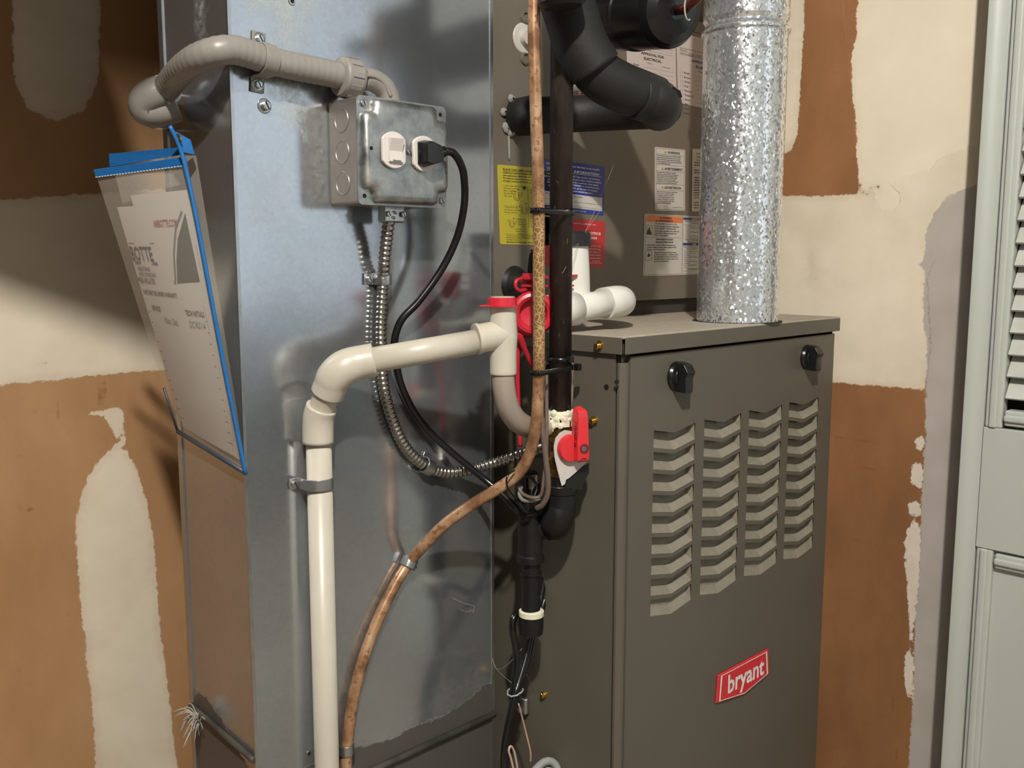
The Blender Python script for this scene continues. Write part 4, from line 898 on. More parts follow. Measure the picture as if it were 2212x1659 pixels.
for yy, t in ((8, 'WARNING'), (45, 'AVERTISSEMENT'), (87, 'ADVERTENCIA')):
    tx = 26 if t == 'WARNING' else 20
    its += [('t', t, tx+(0 if t != 'WARNING' else 1), yy+4, 7.6, INK, 'l', .72, .05)]+tri(tx-7, yy+4, 6.5, M_['yprint'])+[('t', '!', tx-4.4, yy+3.6, 5, INK, 'l', 1, .04)]
for yy in (14.5, 38, 52, 81, 94): its.append(('r', 2.5, yy, 63.5, yy+.5, INK))
its += para(['This product can expose you to chemicals including', 'Lead and Lead compounds which are known to the', 'State of California to cause cancer and birth defects', 'or other reproductive harm. For more information go', 'to www.P65Warnings.ca.gov.'], 4, 19, 3.6, 4.3, INK, 'l', .68, .02)
its += para(['Ce produit peut vous exposer a des agents', 'chimiques, y compris le plomb et les composes de', 'plomb, identifies par Etat de Californie comme', 'pouvant causer le cancer et des malformations', 'congenitales ou autres troubles de appareil', 'reproducteur. Pour de plus amples informations,', 'priere de consulter www.P65Warnings.ca.gov.'], 4, 56, 3.4, 3.9, INK, 'l', .68, .02)
its += para(['Este producto puede exponerle a quimicos que', 'incluyen plomo y compuestos de plomo', 'los cuales son conocidos en el Estado', 'de California como causantes de cancer', 'y defectos de nacimiento u otros danos', 'reproductivos. Para mayor informacion', 'visite www.P65Warnings.ca.gov.'], 4, 99, 3.4, 4.2, INK, 'l', .68, .02)
its += [('t', '343824-201 REV.00', 60, 134, 3.4, INK, 'r', .8)]
printed('sticker', Q((1414.3, 317.2), (1479.8, 323.6), (1479.4, 455.4), (1414.3, 454.5)), 66, 140, M_['stk_white'], its, 'tall white three language warning sticker with no colour band', group='stickers on the coil cabinet')
its = para(['The Heating and', 'Cooling', 'Coil Co.'], 8, 12, 4, 7, INK, 'l', .7, .02)+para(['PROD. NO.  CNPVP', 'MODELE', '', 'SERIAL NO.  3018', 'SERIE NO.', '', 'DESIGN PRESSURE', 'PRESSION NOM.', 'REFRIGERANT', 'REFRIGERANT', 'FACTORY INSTALLED', 'METERING DEVICE', 'PRODUIT DE MESURE', 'SUIT OR MEASURES', 'USE OF REFRIGERANT', '', 'Replace Parts', 'Warranty', 'Service on the'], 4, 32, 4, 5.6, INK, 'l', .7, .03)
printed('sticker', Q((1495, 320.8), (1566, 327), (1562, 457.5), (1494, 456.5)), 66, 140, M_['stk_white'], its, 'white rating sticker half hidden behind the spangled vent pipe', group='stickers on the coil cabinet')
# big hazard sticker
W_, H_ = 132, 136
its = frame(W_, H_)+[('r', 4, 4, 80, 10.5, M_['orange']), ('r', 4, 11, 80, 17, M_['orange']), ('t', 'WARNING', 36, 9.6, 5.6, INK, 'l', .74, .04), ('t', 'AVERTISSEMENT', 28, 16, 5.6, INK, 'l', .74, .04)]+tri(30, 9.4, 4.6, INK)+tri(22, 16, 4.6, INK)
its += [('t', 'FIRE HAZARD / RISQUE DE FEU', 44, 22.5, 4.6, INK, 'c', .72), ]+para(['Do not use torch to remove components.', 'Oil may catch fire.  Use tubing cutter.'], 20, 27.5, 4.2, 5, INK, 'l', .72, .03)+para(['Ne pas utiliser une torche pour retirer les', 'composantes.  Huile peut prendre feu.', 'Utiliser une coupetube.'], 20, 38, 4.2, 4.8, INK, 'l', .72, .03)
its += [('r', 3, 51, 79, 51.5, INK), ('r', 79.5, 3, 80.1, H_-3, INK), ('o', 4, 25, 16, 46, .5, INK), ('p', [(5, 45), (5.5, 38), (8, 30), (8.5, 36), (11, 27), (12, 36), (14, 40), (15, 45)], INK)]
its += para(['EXPLOSION HAZARD', "RISQUE D'EXPLOSION"], 42, 57, 5, 6.2, INK, 'c', .74, .02)+para(['System under pressure. Relieve all pressure and', 'recover refrigerant before system repairs or final', 'disposal.  Use all service ports.'], 6, 69, 4.2, 5, INK, 'l', .72, .03)
its += para(['Systeme sous pression. Relever toutes', 'pressions et recouvrir le refrigerant avant', "d'entreprendre les travaux d'entretien ou", 'disposition finale du produit. Utiliser tous', 'les ports de maintenance.'], 21, 85.5, 4.2, 4.9, INK, 'l', .70, .03)
its += [('o', 4, 81, 16, 102, .5, INK), ('p', [(7, 92), (8, 88), (9, 90), (10, 84), (11.5, 89), (13, 87), (13, 92), (10, 95)], INK)]
its += [('r', 81, 4, 130, 9.5, BINK), ('t', 'NOTICE', 106, 8.8, 5, WINK, 'c', .74, .04), ('t', 'BEFORE REPLACING THIS COIL', 106, 14, 4.4, INK, 'c', .7), ('t', 'PLEASE READ:', 106, 18, 4, INK, 'c', .7), ('r', 80, 20, 130, 20.4, INK)]
its += para(['Verify airflow is correct.', 'Check Superheating or subcooling', 'settings.', 'Confirm TXV bulb is properly fastened', 'insulated.', 'Verify system is free of contaminants', 'All electrical connection well'], 86, 24, 3.6, 4.6, INK, 'l', .68)+[('t', 'Detailed Troubleshooting information', 106, 56, 3.6, INK, 'c', .72, .03), ('t', 'available in the service manual', 106, 60.5, 3.6, INK, 'c', .72, .03), ('r', 81, 62, 130, 68, BINK), ('t', 'AVIS', 106, 67, 5, WINK, 'c', .74, .03)]
its += para(['AVANT DE REMPLACER LE SERPENTIN', 'SUIVRE LES ETAPES SUIVANTES'], 106, 73, 4, 4.4, INK, 'c', .68)+para(['Verifiez le debit air est correct', 'Verifiez la charge ou sous', 'froidissement.', 'Verifiez le bulbe TXV bien fixe', 'isolation.', 'Verifiez que le systeme est net', 'contaminants.', 'Toutes les connexions bien', 'serrees.'], 84, 82, 3.6, 4.7, INK, 'l', .68)+[('t', 'Voir le guide de depannage', 106, 124, 3.6, INK, 'c', .72, .03), ('r', 80, 127, 130, 127.4, INK)]
printed('sticker', Q((1392, 461.2), (1525, 468.6), (1523, 592.3), (1388.5, 596.5)), W_, H_, M_['stk_white'], its, 'large white hazard sticker with orange and blue header bands', group='stickers on the coil cabinet')
# heating contractor sticker, only its corner shows
its = [('p', [(30, 10), (58, 10), (74, 40), (60, 52), (40, 40)], BINK), ('t', 'HEATING', 34, 76, 22, RINK, 'l', .6, .05), ('r', 34, 79, 110, 80.5, GINK)]
printed('sticker', Q((1190, 140), (1330, 158), (1330, 232), (1190, 212)), 120, 90, M_['stk_white'], its, 'white sticker with blue shape and red HEATING lettering behind the black insulation', group='stickers on the coil cabinet')
# two approval permits
def permit(kind, ink, x):
    o = [('r', 6, 31, 94, 31.8, INK), ('r', 6, 38, 94, 38.4, GINK), ('r', 6, 45, 94, 45.4, GINK), ('t', 'Permit', 6, 37, 5, GINK), ('t', 'Address', 6, 44, 5, GINK)]
    o += [('t', '20A-1352' if kind == 'ELECTRICAL' else '20A.1352', 22, 44.4, 8, GINK, 'l', .8), ('t', 'APPROVAL FOR', 51, 56, 8.2, ink, 'c', .8, .05), ('t', kind, 51, 67, 8.2, ink, 'c', .8, .05), ('t', 'Date', 40, 75, 4.6, GINK), ('t', 'Inspector', 70, 77, 4.6, GINK)]
    for i, t in enumerate(['Rough', 'Service', 'Other', 'Final', 'Fixtures', 'Water htr.', 'Sewer', 'Gas', 'Vent', 'Misc.']):
        yy = 84+i*9.5; o += [('t', t, 12, yy, 5, GINK, 'l', .85, .03), ('r', 32, yy+.5, 60, yy+.9, GINK), ('r', 64, yy+.5, 94, yy+.9, GINK), ('l', [(5, yy-4), (5, yy+2)], .4, GINK), ('l', [(9, yy-4), (9, yy+2)], .4, GINK)]
    return o
q1 = Q((1352, 55), (1458.5, 82), (1461.5, 217), (1356, 201)); q2 = Q((1460, 68.5), (1570, 96), (1573, 246), (1465, 222))
printed('permit', q1, 100, 150, M_['permit'], permit('ELECTRICAL', INK, 0)+[('r', 72, 3, 92, 22, BINK), ('r', 72, 16, 92, 24, RINK, 2)], 'permit sheet reading APPROVAL FOR ELECTRICAL beside the filter canister', 'permit', 'approval permits on the coil cabinet')
printed('permit', q2, 100, 150, M_['permit'], permit('PLUMBING', BINK, 0)+[('t', '5/4/19', 62, 142, 10, GINK, 'l', .8, .03)], 'permit sheet reading APPROVAL FOR PLUMBING against the vent pipe', 'permit', 'approval permits on the coil cabinet')

# ------------------------------------------------------------------ REFRIGERANT LINE in black foam
ins = thing('insulated_pipe', 'thick black foam insulated refrigerant line bending down to the coil cabinet', 'pipe', onY(1300, 200, .75))
b = MB(); b.tube(pxpath([(1205, -90, .73), (1218, -20, .73), (1236, 40, .728), (1256, 100, .724), (1286, 150, .716)], 8), .0300, 26); b.build('foam_sleeve', M_['foam'], ins)
b = MB(); b.tube(pxpath([(1272, 128, .722), (1296, 162, .716), (1335, 186, .708), (1385, 206, .700), (1415, 218, .695)], 8), .0275, 26); b.build('foam_sleeve', M_['foam'], ins)
b = MB(); p = pxpath([(1372, 206, .700), (1400, 214, .696), (1412, 219, .693), (1424, 225, .700), (1424, 236, .730)], 8); n_ = len(p); b.tube(p, .0262, 26); b.build('foam_elbow', M_['foam'], ins)
b = MB(); b.tube(pxpath([(1432, 232, .718), (1420, 236, .75), (1360, 240, .80), (1280, 244, .85), (1200, 248, .885), (1140, 250, .905), (1128, 250, .915)], 8), .0238, 26); b.build('foam_sleeve', M_['foam'], ins)
b = MB(); b.tube([onY(1150, 249, .90), onY(1122, 252, CY_-.001)], [.0262, .0250], 12); b.build('taped_end', M_['black'], ins)
b = MB(); f0 = onY(1455, 188, .67); b.slab([f0, onY(1470, 196, .67), onY(1474, 210, .67), onY(1463, 213, .675), onY(1457, 200, .675)], (0, 1, 0), .003); b.build('loose_tape', M_['black'], ins)
# filter drier
fd = thing('filter_drier', 'black filter drier canister hanging above the insulated line', 'canister', onY(1390, 20, .80))
a0, a1 = onY(1290, 40, .83), onY(1462, 22, .66); ax = (a1-a0).normalized(); L = (a1-a0).length
b = MB(); b.lathe(a0, ax, [(-.02, .010), (0, .018), (.012, .036), (.022, .041), (L*.50, .041), (L*.52, .0425), (L*.56, .0425), (L*.58, .041), (L-.016, .041), (L-.006, .036), (L, .026), (L+.002, .010)], 40); b.build('canister', M_['blackp'], fd)
b = MB(); b.tube([a1, a1+ax*.018, a1+ax*.045+V(0, 0, .012), a1+ax*.05+V(0, 0, .10)], .0055, 12); b.build('copper_stub', simple('dark red brazed copper', (96, 44, 38), .4, .4), fd)
b = MB(); pts = [a1+ax*.016+V(-.002, 0, 0)+V(math.cos(a/10*5.2)*.007, -.006, math.sin(a/10*5.2)*.013) for a in range(11)]; b.tube(spline(pts, 2), .0010, 6); b.build('wire_loop', M_['web'], fd)
jp = onY(1215, 2, .70)
MB().lathe(onY(1212, -30, .70), (.1, -.05, -1), [(0, .024), (.016, .026), (.021, .020), (.022, .001)], 24).build('taped_collar', M_['black'], ins)

# ------------------------------------------------------------------ GAS PIPE with valve
GY = .752
gas = thing('gas_pipe', 'dark brown iron gas pipe running down beside the furnace to a drip leg', 'pipe', onY(1210, 1300, GY))
g0, g1 = onY(1198, 80, GY), onY(1210, 893, GY); gx = g1.x
b = MB(); b.tube([V(gx-.004, GY, 2.3), V(gx, GY, g1.z)], .0133, 26); b.build('pipe', M_['gas'], gas)
def zat(py): return onY(1210, py, GY).z
b = MB(); b.lathe(V(gx, GY, zat(893)), (0, 0, -1), [(-.004, .0150), (0, .0162), (.006, .0165), (.014, .0166)], 22); b.build('pipe_dope', M_['paste'], gas, label='cream pipe thread paste')
b = MB(); Z = lambda py: zat(893)-zat(py)
b.lathe(V(gx, GY, zat(893)), (0, 0, -1), [(.004, .0168), (Z(940), .0170)], 8); b.lathe(V(gx, GY, zat(893)), (0, 0, -1), [(Z(940), .0185), (Z(950), .0190), (Z(952), .0150), (Z(970), .0148), (Z(985), .0160), (Z(990), .0172), (Z(1026), .0172)], 24); b.build('valve_body', M_['brass'], gas)
b = MB(); random.seed(3)
for i in range(26):
    a = random.uniform(2.4, 5.6); q_ = V(gx+math.cos(a)*.0165, GY+math.sin(a)*.0165, zat(random.uniform(888, 925 if a < 4 else 903))); b.lathe(q_, (math.cos(a), math.sin(a), 0), [(-.002, .0045), (.0004, random.uniform(.002, .004)), (.0012, .001)], 7)
b.build('paste_smears', M_['paste'], gas, kind='stuff')
b = MB(); b.lathe(V(gx, GY, zat(893)), (0, 0, -1), [(Z(1024), .0160), (Z(1046), .0160)], 24); b.build('nipple', M_['iron'], gas)
b = MB(); b.lathe(V(gx+.003, GY, zat(1046)), (0, 0, -1), [(-.003, .0165), (.001, .0178), (.003, .0165)], 24); b.build('pipe_dope', M_['paste'], gas)
# elbow turning back-left into the tee
ex = V(gx+.003, GY, zat(1048))
b = MB(); b.lathe(ex, (0, 0, -1), [(0, .0175), (.0005, .0195), (.009, .0195), (.0105, .0178), (.014, .0175)], 28); b.build('elbow_collar', M_['iron'], gas)
TC = onY(1146, 1140, .785)
b = MB(); p = spline([ex+V(0, 0, -.006), ex+V(0, 0, -.026), ex+V(-.004, .004, -.044), V(TC.x+.028, TC.y-.010, TC.z-.002), V(TC.x+.014, TC.y-.005, TC.z)], 7); n_ = len(p)
b.tube(p, [.0178+(.002*math.sin(math.pi*i/n_)) if i < n_*.62 else .0165-.002*min(1, (i-n_*.62)/(n_*.3)) for i in range(n_)], 26); b.build('elbow', M_['iron'], gas)
zc = lambda py: onY(1146, py, .785).z
b = MB(); b.lathe(V(TC.x, TC.y, zc(1098)), (0, 0, -1), [(0, .0150), (.0006, .0172), (.006, .0172), (.0075, .0152), (zc(1098)-zc(1196), .0152), (zc(1098)-zc(1199), .0170), (zc(1098)-zc(1212), .0170), (zc(1098)-zc(1214), .0140)], 28); b.build('tee', M_['iron'], gas)
tdir = (p[-2]-p[-1]).normalized(); td = V(.92, -.38, 0)
b = MB(); b.lathe(TC+td*.002, td, [(0, .0158), (.020, .0158), (.0205, .0178), (.028, .0178), (.0285, .0150)], 26); b.build('tee_branch', M_['iron'], gas)
b = MB(); b.lathe(V(TC.x, TC.y, zc(1040)), (0, 0, -1), [(0, .0122), (zc(1040)-zc(1098), .0122)], 22); b.build('nipple', M_['iron'], gas)
b = MB(); b.lathe(V(TC.x+.001, TC.y, zc(1214)), (0, 0, -1), [(0, .0118), (.012, .0118), (.0125, .0135), (.015, .0135), (.0155, .0118), (zc(1214)-zc(1322), .0118)], 22); b.build('drip_leg', M_['iron'], gas)
b = MB(); b.lathe(V(TC.x+.002, TC.y, zc(1318)), (0, 0, -1), [(-.001, .012), (.001, .0155), (.007, .0155), (.008, .012)], 22); b.build('pipe_dope', M_['paste'], gas)
b = MB(); b.lathe(V(TC.x+.002, TC.y, zc(1328)), (0, 0, -1), [(0, .0140), (.0005, .0152), (.016, .0150), (.024, .0142), (.026, .010), (.0262, .0001)], 28); b.build('end_cap', M_['iron'], gas)
# valve handle, hub and paper tag
hn = V(-.30, -.95, 0).normalized(); ht = V(.95, -.30, 0).normalized(); hc = V(gx, GY, zat(960))
b = MB(); b.lathe(hc+hn*.0195, hn, [(-.008, .0125), (0, .0150), (.002, .0162), (.006, .0162), (.0085, .0150), (.009, .001)], 30); hub = b.build('handle_hub', M_['redh'], gas)
hx_, hz = ht, V(0, 0, 1)
def HP(u, z, d): return hc+ht*u+V(0, 0, z)+hn*d
zt2, zb2 = zat(873)-hc.z, zat(989)-hc.z
b = MB(); prof = [(zt2, .026, .004, .010), (zt2-.004, .032, .0, .0145), (zt2-.015, .034, -.0005, .015), (0.006, .034, -.0015, .016), (-.006, .035, -.0015, .0165), (zb2+.002, .034, -.001, .016), (zb2, .030, .001, .014)]
vs = []
for z, dmax, u0, u1 in prof: vs += [HP(u0+.0035, z, .022), HP(u1+.0035, z, .022), HP(u1+.0025, z, dmax+.002), HP(u0+.0045, z, dmax+.002)]
b.add(vs, [(i*4+k, i*4+(k+1) % 4, i*4+4+(k+1) % 4, i*4+4+k) for i in range(len(prof)-1) for k in range(4)]+[(0, 1, 2, 3), tuple(range(len(vs)-4, len(vs)))[::-1]])
hdl = b.build('valve_handle', M_['redh'], gas, bevel=.0022, seg=3, label='red lever handle')
sc_ = HP(.0115, zb2+.0165, .0372)
b = MB(); b.lathe(sc_, hn, [(-.003, .0058), (.0003, .0058)], 20); b.build('screw_recess', simple('red with painted recess shade', (120, 22, 28), .5), hdl)  # darker red disc stands in for the shade inside the recess
b = MB(); b.lathe(sc_-ht*.001, hn, [(0, .0036), (.0012, .0030)], 16); b.build('handle_screw', M_['galv_small'], hdl)
vs, fs = text2d('COAST.16', 0, 0, .0072, 'l', .95, .03); q = MB(); o_ = HP(.0045, zt2-.018, .0362)
# lettering runs down the side face that turns towards the left
q.add([HP(.0018, zt2-.016-x, .0300-y*1.0) for x, y in vs], fs); q.build('lettering', INK, hdl)
for zz, uu in ((zb2+.0085, .003), (zb2+.0085, .012)):
    MB().lathe(HP(uu+.0035, zz, .0362), hn, [(0, .0013), (.0004, .0013)], 12).build('handle_mark', INK, hdl)
MB().tube(spline([HP(.0065, zb2+.0030, .0358), HP(.0105, zb2+.0052, .0364), HP(.0150, zb2+.0035, .0358)], 4), .0006, 6).build('handle_mark', INK, hdl)
tg = MB(); rows = []
for i in range(9):                                            # torn paper tag looped on the hub
    t = i/8; a = math.radians(120+150*t); rows.append((math.cos(a)*.0215, math.sin(a)*.0215))
TP = [(-.006, .021), (-.013, .018), (-.0185, .012), (-.0205, .003), (-.0195, -.010), (-.016, -.024), (-.012, -.040), (-.0105, -.045), (-.006, -.043), (-.0045, -.038), (-.001, -.037), (.004, -.034), (.012, -.029), (.022, -.022), (.026, -.016), (.024, -.008), (.018, .004), (.008, .018)]
tg.slab([HP(u*1.0+.001, z, .0190+.004*max(0, (-z-.02)*20)) for u, z in TP], hn, .0006)
tag(tg.build('paper_tag', M_['paper']), 'white torn paper tag behind the red valve handle', 'tag')
TP2 = [(-.004, -.036), (.004, -.033), (.014, -.027), (.026, -.020), (.026, -.032), (.019, -.042), (.017, -.052), (.008, -.050), (.006, -.053), (-.002, -.052), (-.008, -.046)]
tg2 = MB(); tg2.slab([HP(u+.004, z-.002, .0165) for u, z in TP2], hn, .0015); tag(tg2.build('torn_tape', M_['black']), 'torn black tape hanging under the white paper tag', 'tape')

# ------------------------------------------------------------------ COPPER TUBE
cop = thing('copper_tube', 'mottled copper tube strapped to the gas pipe and sweeping down the duct', 'pipe', onY(750, 1659, .86))
rows = [(1152, -80, .735), (1153, 0, .735), (1154, 100, .735), (1158, 250, .735), (1163, 400, .735), (1164, 600, .735), (1164, 800, .735), (1161, 880, .735), (1155, 935, .738), (1142, 985, .745), (1118, 1024, .757), (1075, 1056, .775), (1020, 1090, .80), (962, 1132, .825), (912, 1182, .848), (884, 1215, .8655), (855, 1260, .868), (818, 1335, .868), (786, 1420, .868), (763, 1510, .868), (752, 1590, .868), (748, 1640, .868), (748, 1700, .868), (748, 1800, .868)]
b = MB(); b.tube(pxpath(rows, 8), .0068, 18); b.build('tube', M_['copper'], cop)
a = onY(884, 1215, .866); strap('tube_clip', 'small zinc clip holding the copper tube halfway down the duct', 'clip', a, onY(855, 1260, .866)-onY(912, 1182, .850), .0072, .012, M_['galv_small'], ears=(1, 0), ear=.013, gap=.009, group='copper tube clips')
a = onY(748, 1617, .868); strap('tube_clip', 'small zinc clip on the copper tube at the foot, beside the cream pipe', 'clip', a, (0, 0, 1), .0072, .012, M_['galv_small'], ears=(1, 0), ear=.008, gap=.007, screws=False, group='copper tube clips')
def ziptie(label, pts2, z, h, head=None):
    P = [V(x, y, z) for x, y in pts2]; root = thing('zip_tie', label, 'zip tie', P[0], 'zip ties on the gas pipe'); P = P+[P[0]]; p = spline(P, 5); b = MB(); vs = []; n = len(p)
    cen = sum(p, V(0, 0, 0))/n
    for q in p: o = (q-cen).normalized()*.0011; vs += [q-V(0, 0, h/2), q+V(0, 0, h/2), q+V(0, 0, h/2)+o, q-V(0, 0, h/2)+o]
    b.add(vs, [(i*4+k, i*4+(k+1) % 4, i*4+4+(k+1) % 4, i*4+4+k) for i in range(n-1) for k in range(4)], True); b.build('band', M_['blackp'], root)
    if head: c = Vector(head); b = MB(); b.box(c+V(-.0035, -.0035, -.004), c+V(.0035, .0035, .004)); b.build('lock_head', M_['blackp'], root, bevel=.001)
cc_ = onY(1164, 700, .735); R_ = .0145; r_ = .0075
def around(z_, cx2):
    o = [];
    for k in range(7): a = math.radians(-100+k*36); o.append((gx+math.cos(a)*R_, GY+math.sin(a)*R_))
    for k in range(5): a = math.radians(120+k*36); o.append((cx2+math.cos(a)*r_, .735+math.sin(a)*r_))
    return o
for py, lab in ((457, 'upper black zip tie binding copper tube and gas pipe near the yellow sticker'), (800, 'black zip tie with square head binding copper tube and gas pipe above the valve')):
    z_ = onY(1200, py, .735).z; cx2 = onY(1163, py, .735).x
    ziptie(lab, around(z_, cx2), z_, .0058, head=(gx+.016, GY-.013, z_) if py > 500 else None)
z_ = onY(1205, 781, .735).z; ziptie('short black zip tie around the gas pipe only, just above the other', [(gx+math.cos(math.radians(k*36))*R_, GY+math.sin(math.radians(k*36))*R_) for k in range(10)], z_, .0060, head=(gx-.002, GY-.017, z_+.001))

# ------------------------------------------------------------------ LOW VOLTAGE WIRES, CABLES
wr = thing('wire_bundle', 'tangle of dusty brown thermostat wires in front of the gas tee', 'wires', onY(1150, 1080, .76))
for rows, r, m in (([(1172, 780, .742), (1172, 840, .742), (1168, 880, .74), (1170, 920, .738), (1176, 960, .737), (1180, 1000, .737), (1184, 1040, .738), (1182, 1070, .742), (1172, 1090, .75), (1160, 1098, .76)], .0034, 'wirebrown'),
                   ([(1180, 800, .748), (1181, 900, .745), (1180, 980, .742), (1174, 1040, .744), (1168, 1070, .75), (1150, 1075, .756), (1128, 1066, .76), (1120, 1050, .765)], .0022, 'wirebrown'),
                   ([(1112, 1016, .752), (1098, 1026, .752), (1094, 1042, .752), (1100, 1060, .755), (1118, 1078, .765), (1132, 1082, .775)], .0011, 'blackp'),
                   ([(1126, 1050, .765), (1122, 1068, .763), (1130, 1080, .762), (1150, 1082, .762), (1166, 1078, .76)], .0024, 'greypl'),
                   ([(1120, 1040, .775), (1134, 1030, .772), (1150, 1034, .77), (1160, 1052, .77), (1152, 1078, .77), (1146, 1100, .775)], .0016, 'black'),
                   ([(1115, 1075, .77), (1128, 1096, .765), (1142, 1108, .765), (1158, 1100, .768)], .0018, 'blackp'),
                   ([(1166, 1040, .77), (1150, 1056, .77), (1148, 1080, .77), (1152, 1104, .772)], .0015, 'black')):
    b = MB(); b.tube(pxpath(rows, 7), r, 8); b.build('wire', M_[m], wr)
b = MB(); c = onY(1138, 1046, .785); b.box(c+V(-.012, -.008, -.018), c+V(.014, .010, .016)); jb2 = b.build('splice_block', M_['black'], wr, bevel=.004)
b = MB(); c = onY(1150, 1040, .774); b.box(c+V(-.006, -.003, -.010), c+V(.008, .003, .008)); b.build('splice_block', M_['wirebrown'], wr, bevel=.003)
cb = thing('cable_pair', 'black cables hanging from the drip leg down to the floor', 'cable', onY(1110, 1640, .80))
for rows, r in (([(1196, 1150, .82), (1188, 1210, .825), (1184, 1260, .825), (1172, 1310, .82), (1150, 1375, .81), (1140, 1420, .805), (1125, 1470, .80), (1117, 1500, .80), (1104, 1540, .80), (1094, 1590, .80), (1090, 1660, .80), (1090, 1740, .80)], .0042),
                ([(1180, 1150, .82), (1178, 1220, .825), (1168, 1290, .82), (1152, 1330, .815), (1130, 1322, .81), (1112, 1330, .805), (1107, 1358, .803), (1114, 1400, .802), (1116, 1440, .80), (1110, 1480, .80), (1108, 1510, .80)], .0046),
                ([(1144, 1376, .808), (1136, 1420, .803), (1120, 1475, .798), (1112, 1500, .796), (1098, 1560, .795), (1088, 1620, .795), (1086, 1700, .795)], .0036)):
    b = MB(); b.tube(pxpath(rows, 7), r, 10); b.build('cable', M_['blackp'], cb)
b = MB(); c = onY(1113, 1494, .798); b.tube([c+V(math.cos(a*.7)*.011, math.sin(a*.7)*.009, .002*math.sin(a)) for a in range(10)], .0012, 6); b.build('tie', M_['greycable'], cb)
an = thing('cable_anchor', 'small zinc clamp screwed to the furnace side beside the black cables', 'clamp', onX(1136, 1520, FX0))
c = onX(1136, 1517, FX0); b = MB(); b.box(c+V(-.010, -.009, -.014), c+V(-.0001, .009, .010)); b.build('clamp_block', M_['galv_small'], an, bevel=.004, seg=3); screw_part(c+V(-.010, .002, -.008), (-1, 0, 0), an, r=.003, h=.003)
tw = tag(MB().tube(pxpath([(1120, 1520, .80), (1128, 1550, .80), (1138, 1590, .795), (1146, 1625, .79), (1146, 1645, .79)], 7), .0011, 8).build('thin_wire', simple('pink beige wire', (176, 142, 124), .5)), 'thin beige wire running down to the grey coiled hose', 'wire')
tw2 = tag(MB().tube(pxpath([(1118, 1700, .785), (1104, 1640, .785), (1099, 1622, .785), (1103, 1612, .785), (1110, 1622, .785), (1116, 1650, .785), (1124, 1700, .785)], 7), .0014, 8).build('wire_loop', simple('pale pink wire', (196, 170, 154), .5)), 'small loop of beige wire left of the grey coiled hose', 'wire')
hs = thing('coiled_hose', 'grey coiled cable at the bottom edge between duct and furnace', 'hose', onY(1172, 1700, .79))
for k, (cy_, rr) in enumerate(((1712, 1.0), (1730, .95), (1750, .9))):
    c = onY(1170, cy_, .79); b = MB(); b.tube([c+V(math.cos(a/24*2*math.pi)*.030*rr, math.sin(a/24*2*math.pi)*.012, math.sin(a/24*2*math.pi)*.0+math.cos(a/24*2*math.pi-.9)*.030*rr+.002) for a in range(25)], .0052, 10, caps=False); b.build('coil_turn', M_['greycable'], hs)
tag(MB().tube(pxpath([(1150, 505+40, .82), (1150, 545, .82), (1146, 575, .83), (1144, 620, .85), (1130, 640, .90)], 7), .0035, 10).build('float_switch_cable', M_['blackp']), 'black cable looping to the dark hole left of the copper tube', 'cable')

# ------------------------------------------------------------------ CLEAR DOCUMENT POUCH on the duct side
po = thing('document_pouch', 'clear vinyl document pouch with blue binding hanging on the duct side', 'pouch', onY(450, 650, .93))
A_, B_, C_, D_ = onY(204, 366, 1.0), onY(402, 338, .888), onY(529, 1020, .868), onX(384, 932, DXL-.008)
C_ = onX(528, 1018, DXL-.006) if onY(529, 1020, .868).x > DXL-.004 else C_
A2, B2 = onY(237, 332, 1.012), onY(418, 300, .895); C2, D2 = C_+V(.003, .002, 0), D_+V(.003, 0, 0)
B2b = onY(424, 336, .90)
def bil(a, b_, c_, d_, u, v_, bow=0):
    p = (a*(1-u)+b_*u)*(1-v_)+(d_*(1-u)+c_*u)*v_; n = (b_-a).cross(d_-a).normalized()
    if n.dot(CAM-p) < 0: n = -n
    return p+n*bow*math.sin(math.pi*u)*math.sin(math.pi*min(1, v_*.95+.02))
def sheet(name, a, b_, c_, d_, m, bow=0, off=0, u0=0, u1=1, v0=0, v1=1, th_=.0004):
    q = MB(); nu, nv = 8, 14; n = (b_-a).cross(d_-a).normalized(); n = n if n.dot(CAM-a) > 0 else -n
    q.add([bil(a, b_, c_, d_, u0+(u1-u0)*i/nu, v0+(v1-v0)*j/nv, bow)+n*off for j in range(nv+1) for i in range(nu+1)], [(j*(nu+1)+i, j*(nu+1)+i+1, (j+1)*(nu+1)+i+1, (j+1)*(nu+1)+i) for j in range(nv) for i in range(nu)], True)
    ob = q.build(name, m, po); return ob
sheet('front_sheet', A_, B_, C_, D_, M_['clear'], .004)
sheet('back_sheet', A2, B2b, C2, D2, M_['clear'], 0)
b = MB(); tk = lambda p, q: b.tube(p, q, 6)
b = MB(); n_ = (B_-A_).cross(D_-A_).normalized()
if n_.dot(CAM-A_) < 0: n_ = -n_
b.slab([bil(A_, B_, C_, D_, 0, 0), bil(A_, B_, C_, D_, 1, 0), bil(A_, B_, C_, D_, 1, .028), bil(A_, B_, C_, D_, 0, .028)], n_, .0016); b.build('top_binding', M_['bluetrim'], po, bevel=.0004)
b = MB(); b.slab([A2, onY(392, 318, .90), onY(394, 334, .90), A2+V(.0, 0, -.013)], n_, .0012); b.build('rear_binding', M_['bluetrim'], po)
b = MB(); b.slab([onY(374, 281, .888), onY(412, 302, .888), onY(421, 333, .888), onY(398, 328, .886)], n_, .0014); b.build('corner_tab', M_['bluetrim'], po)
b = MB(); P = [onY(367, 272, .884), onY(382, 305, .884), B_, bil(A_, B_, C_, D_, 1, .25), bil(A_, B_, C_, D_, 1, .5), bil(A_, B_, C_, D_, 1, .75), C_, C_+V(.002, -.002, -.006)]
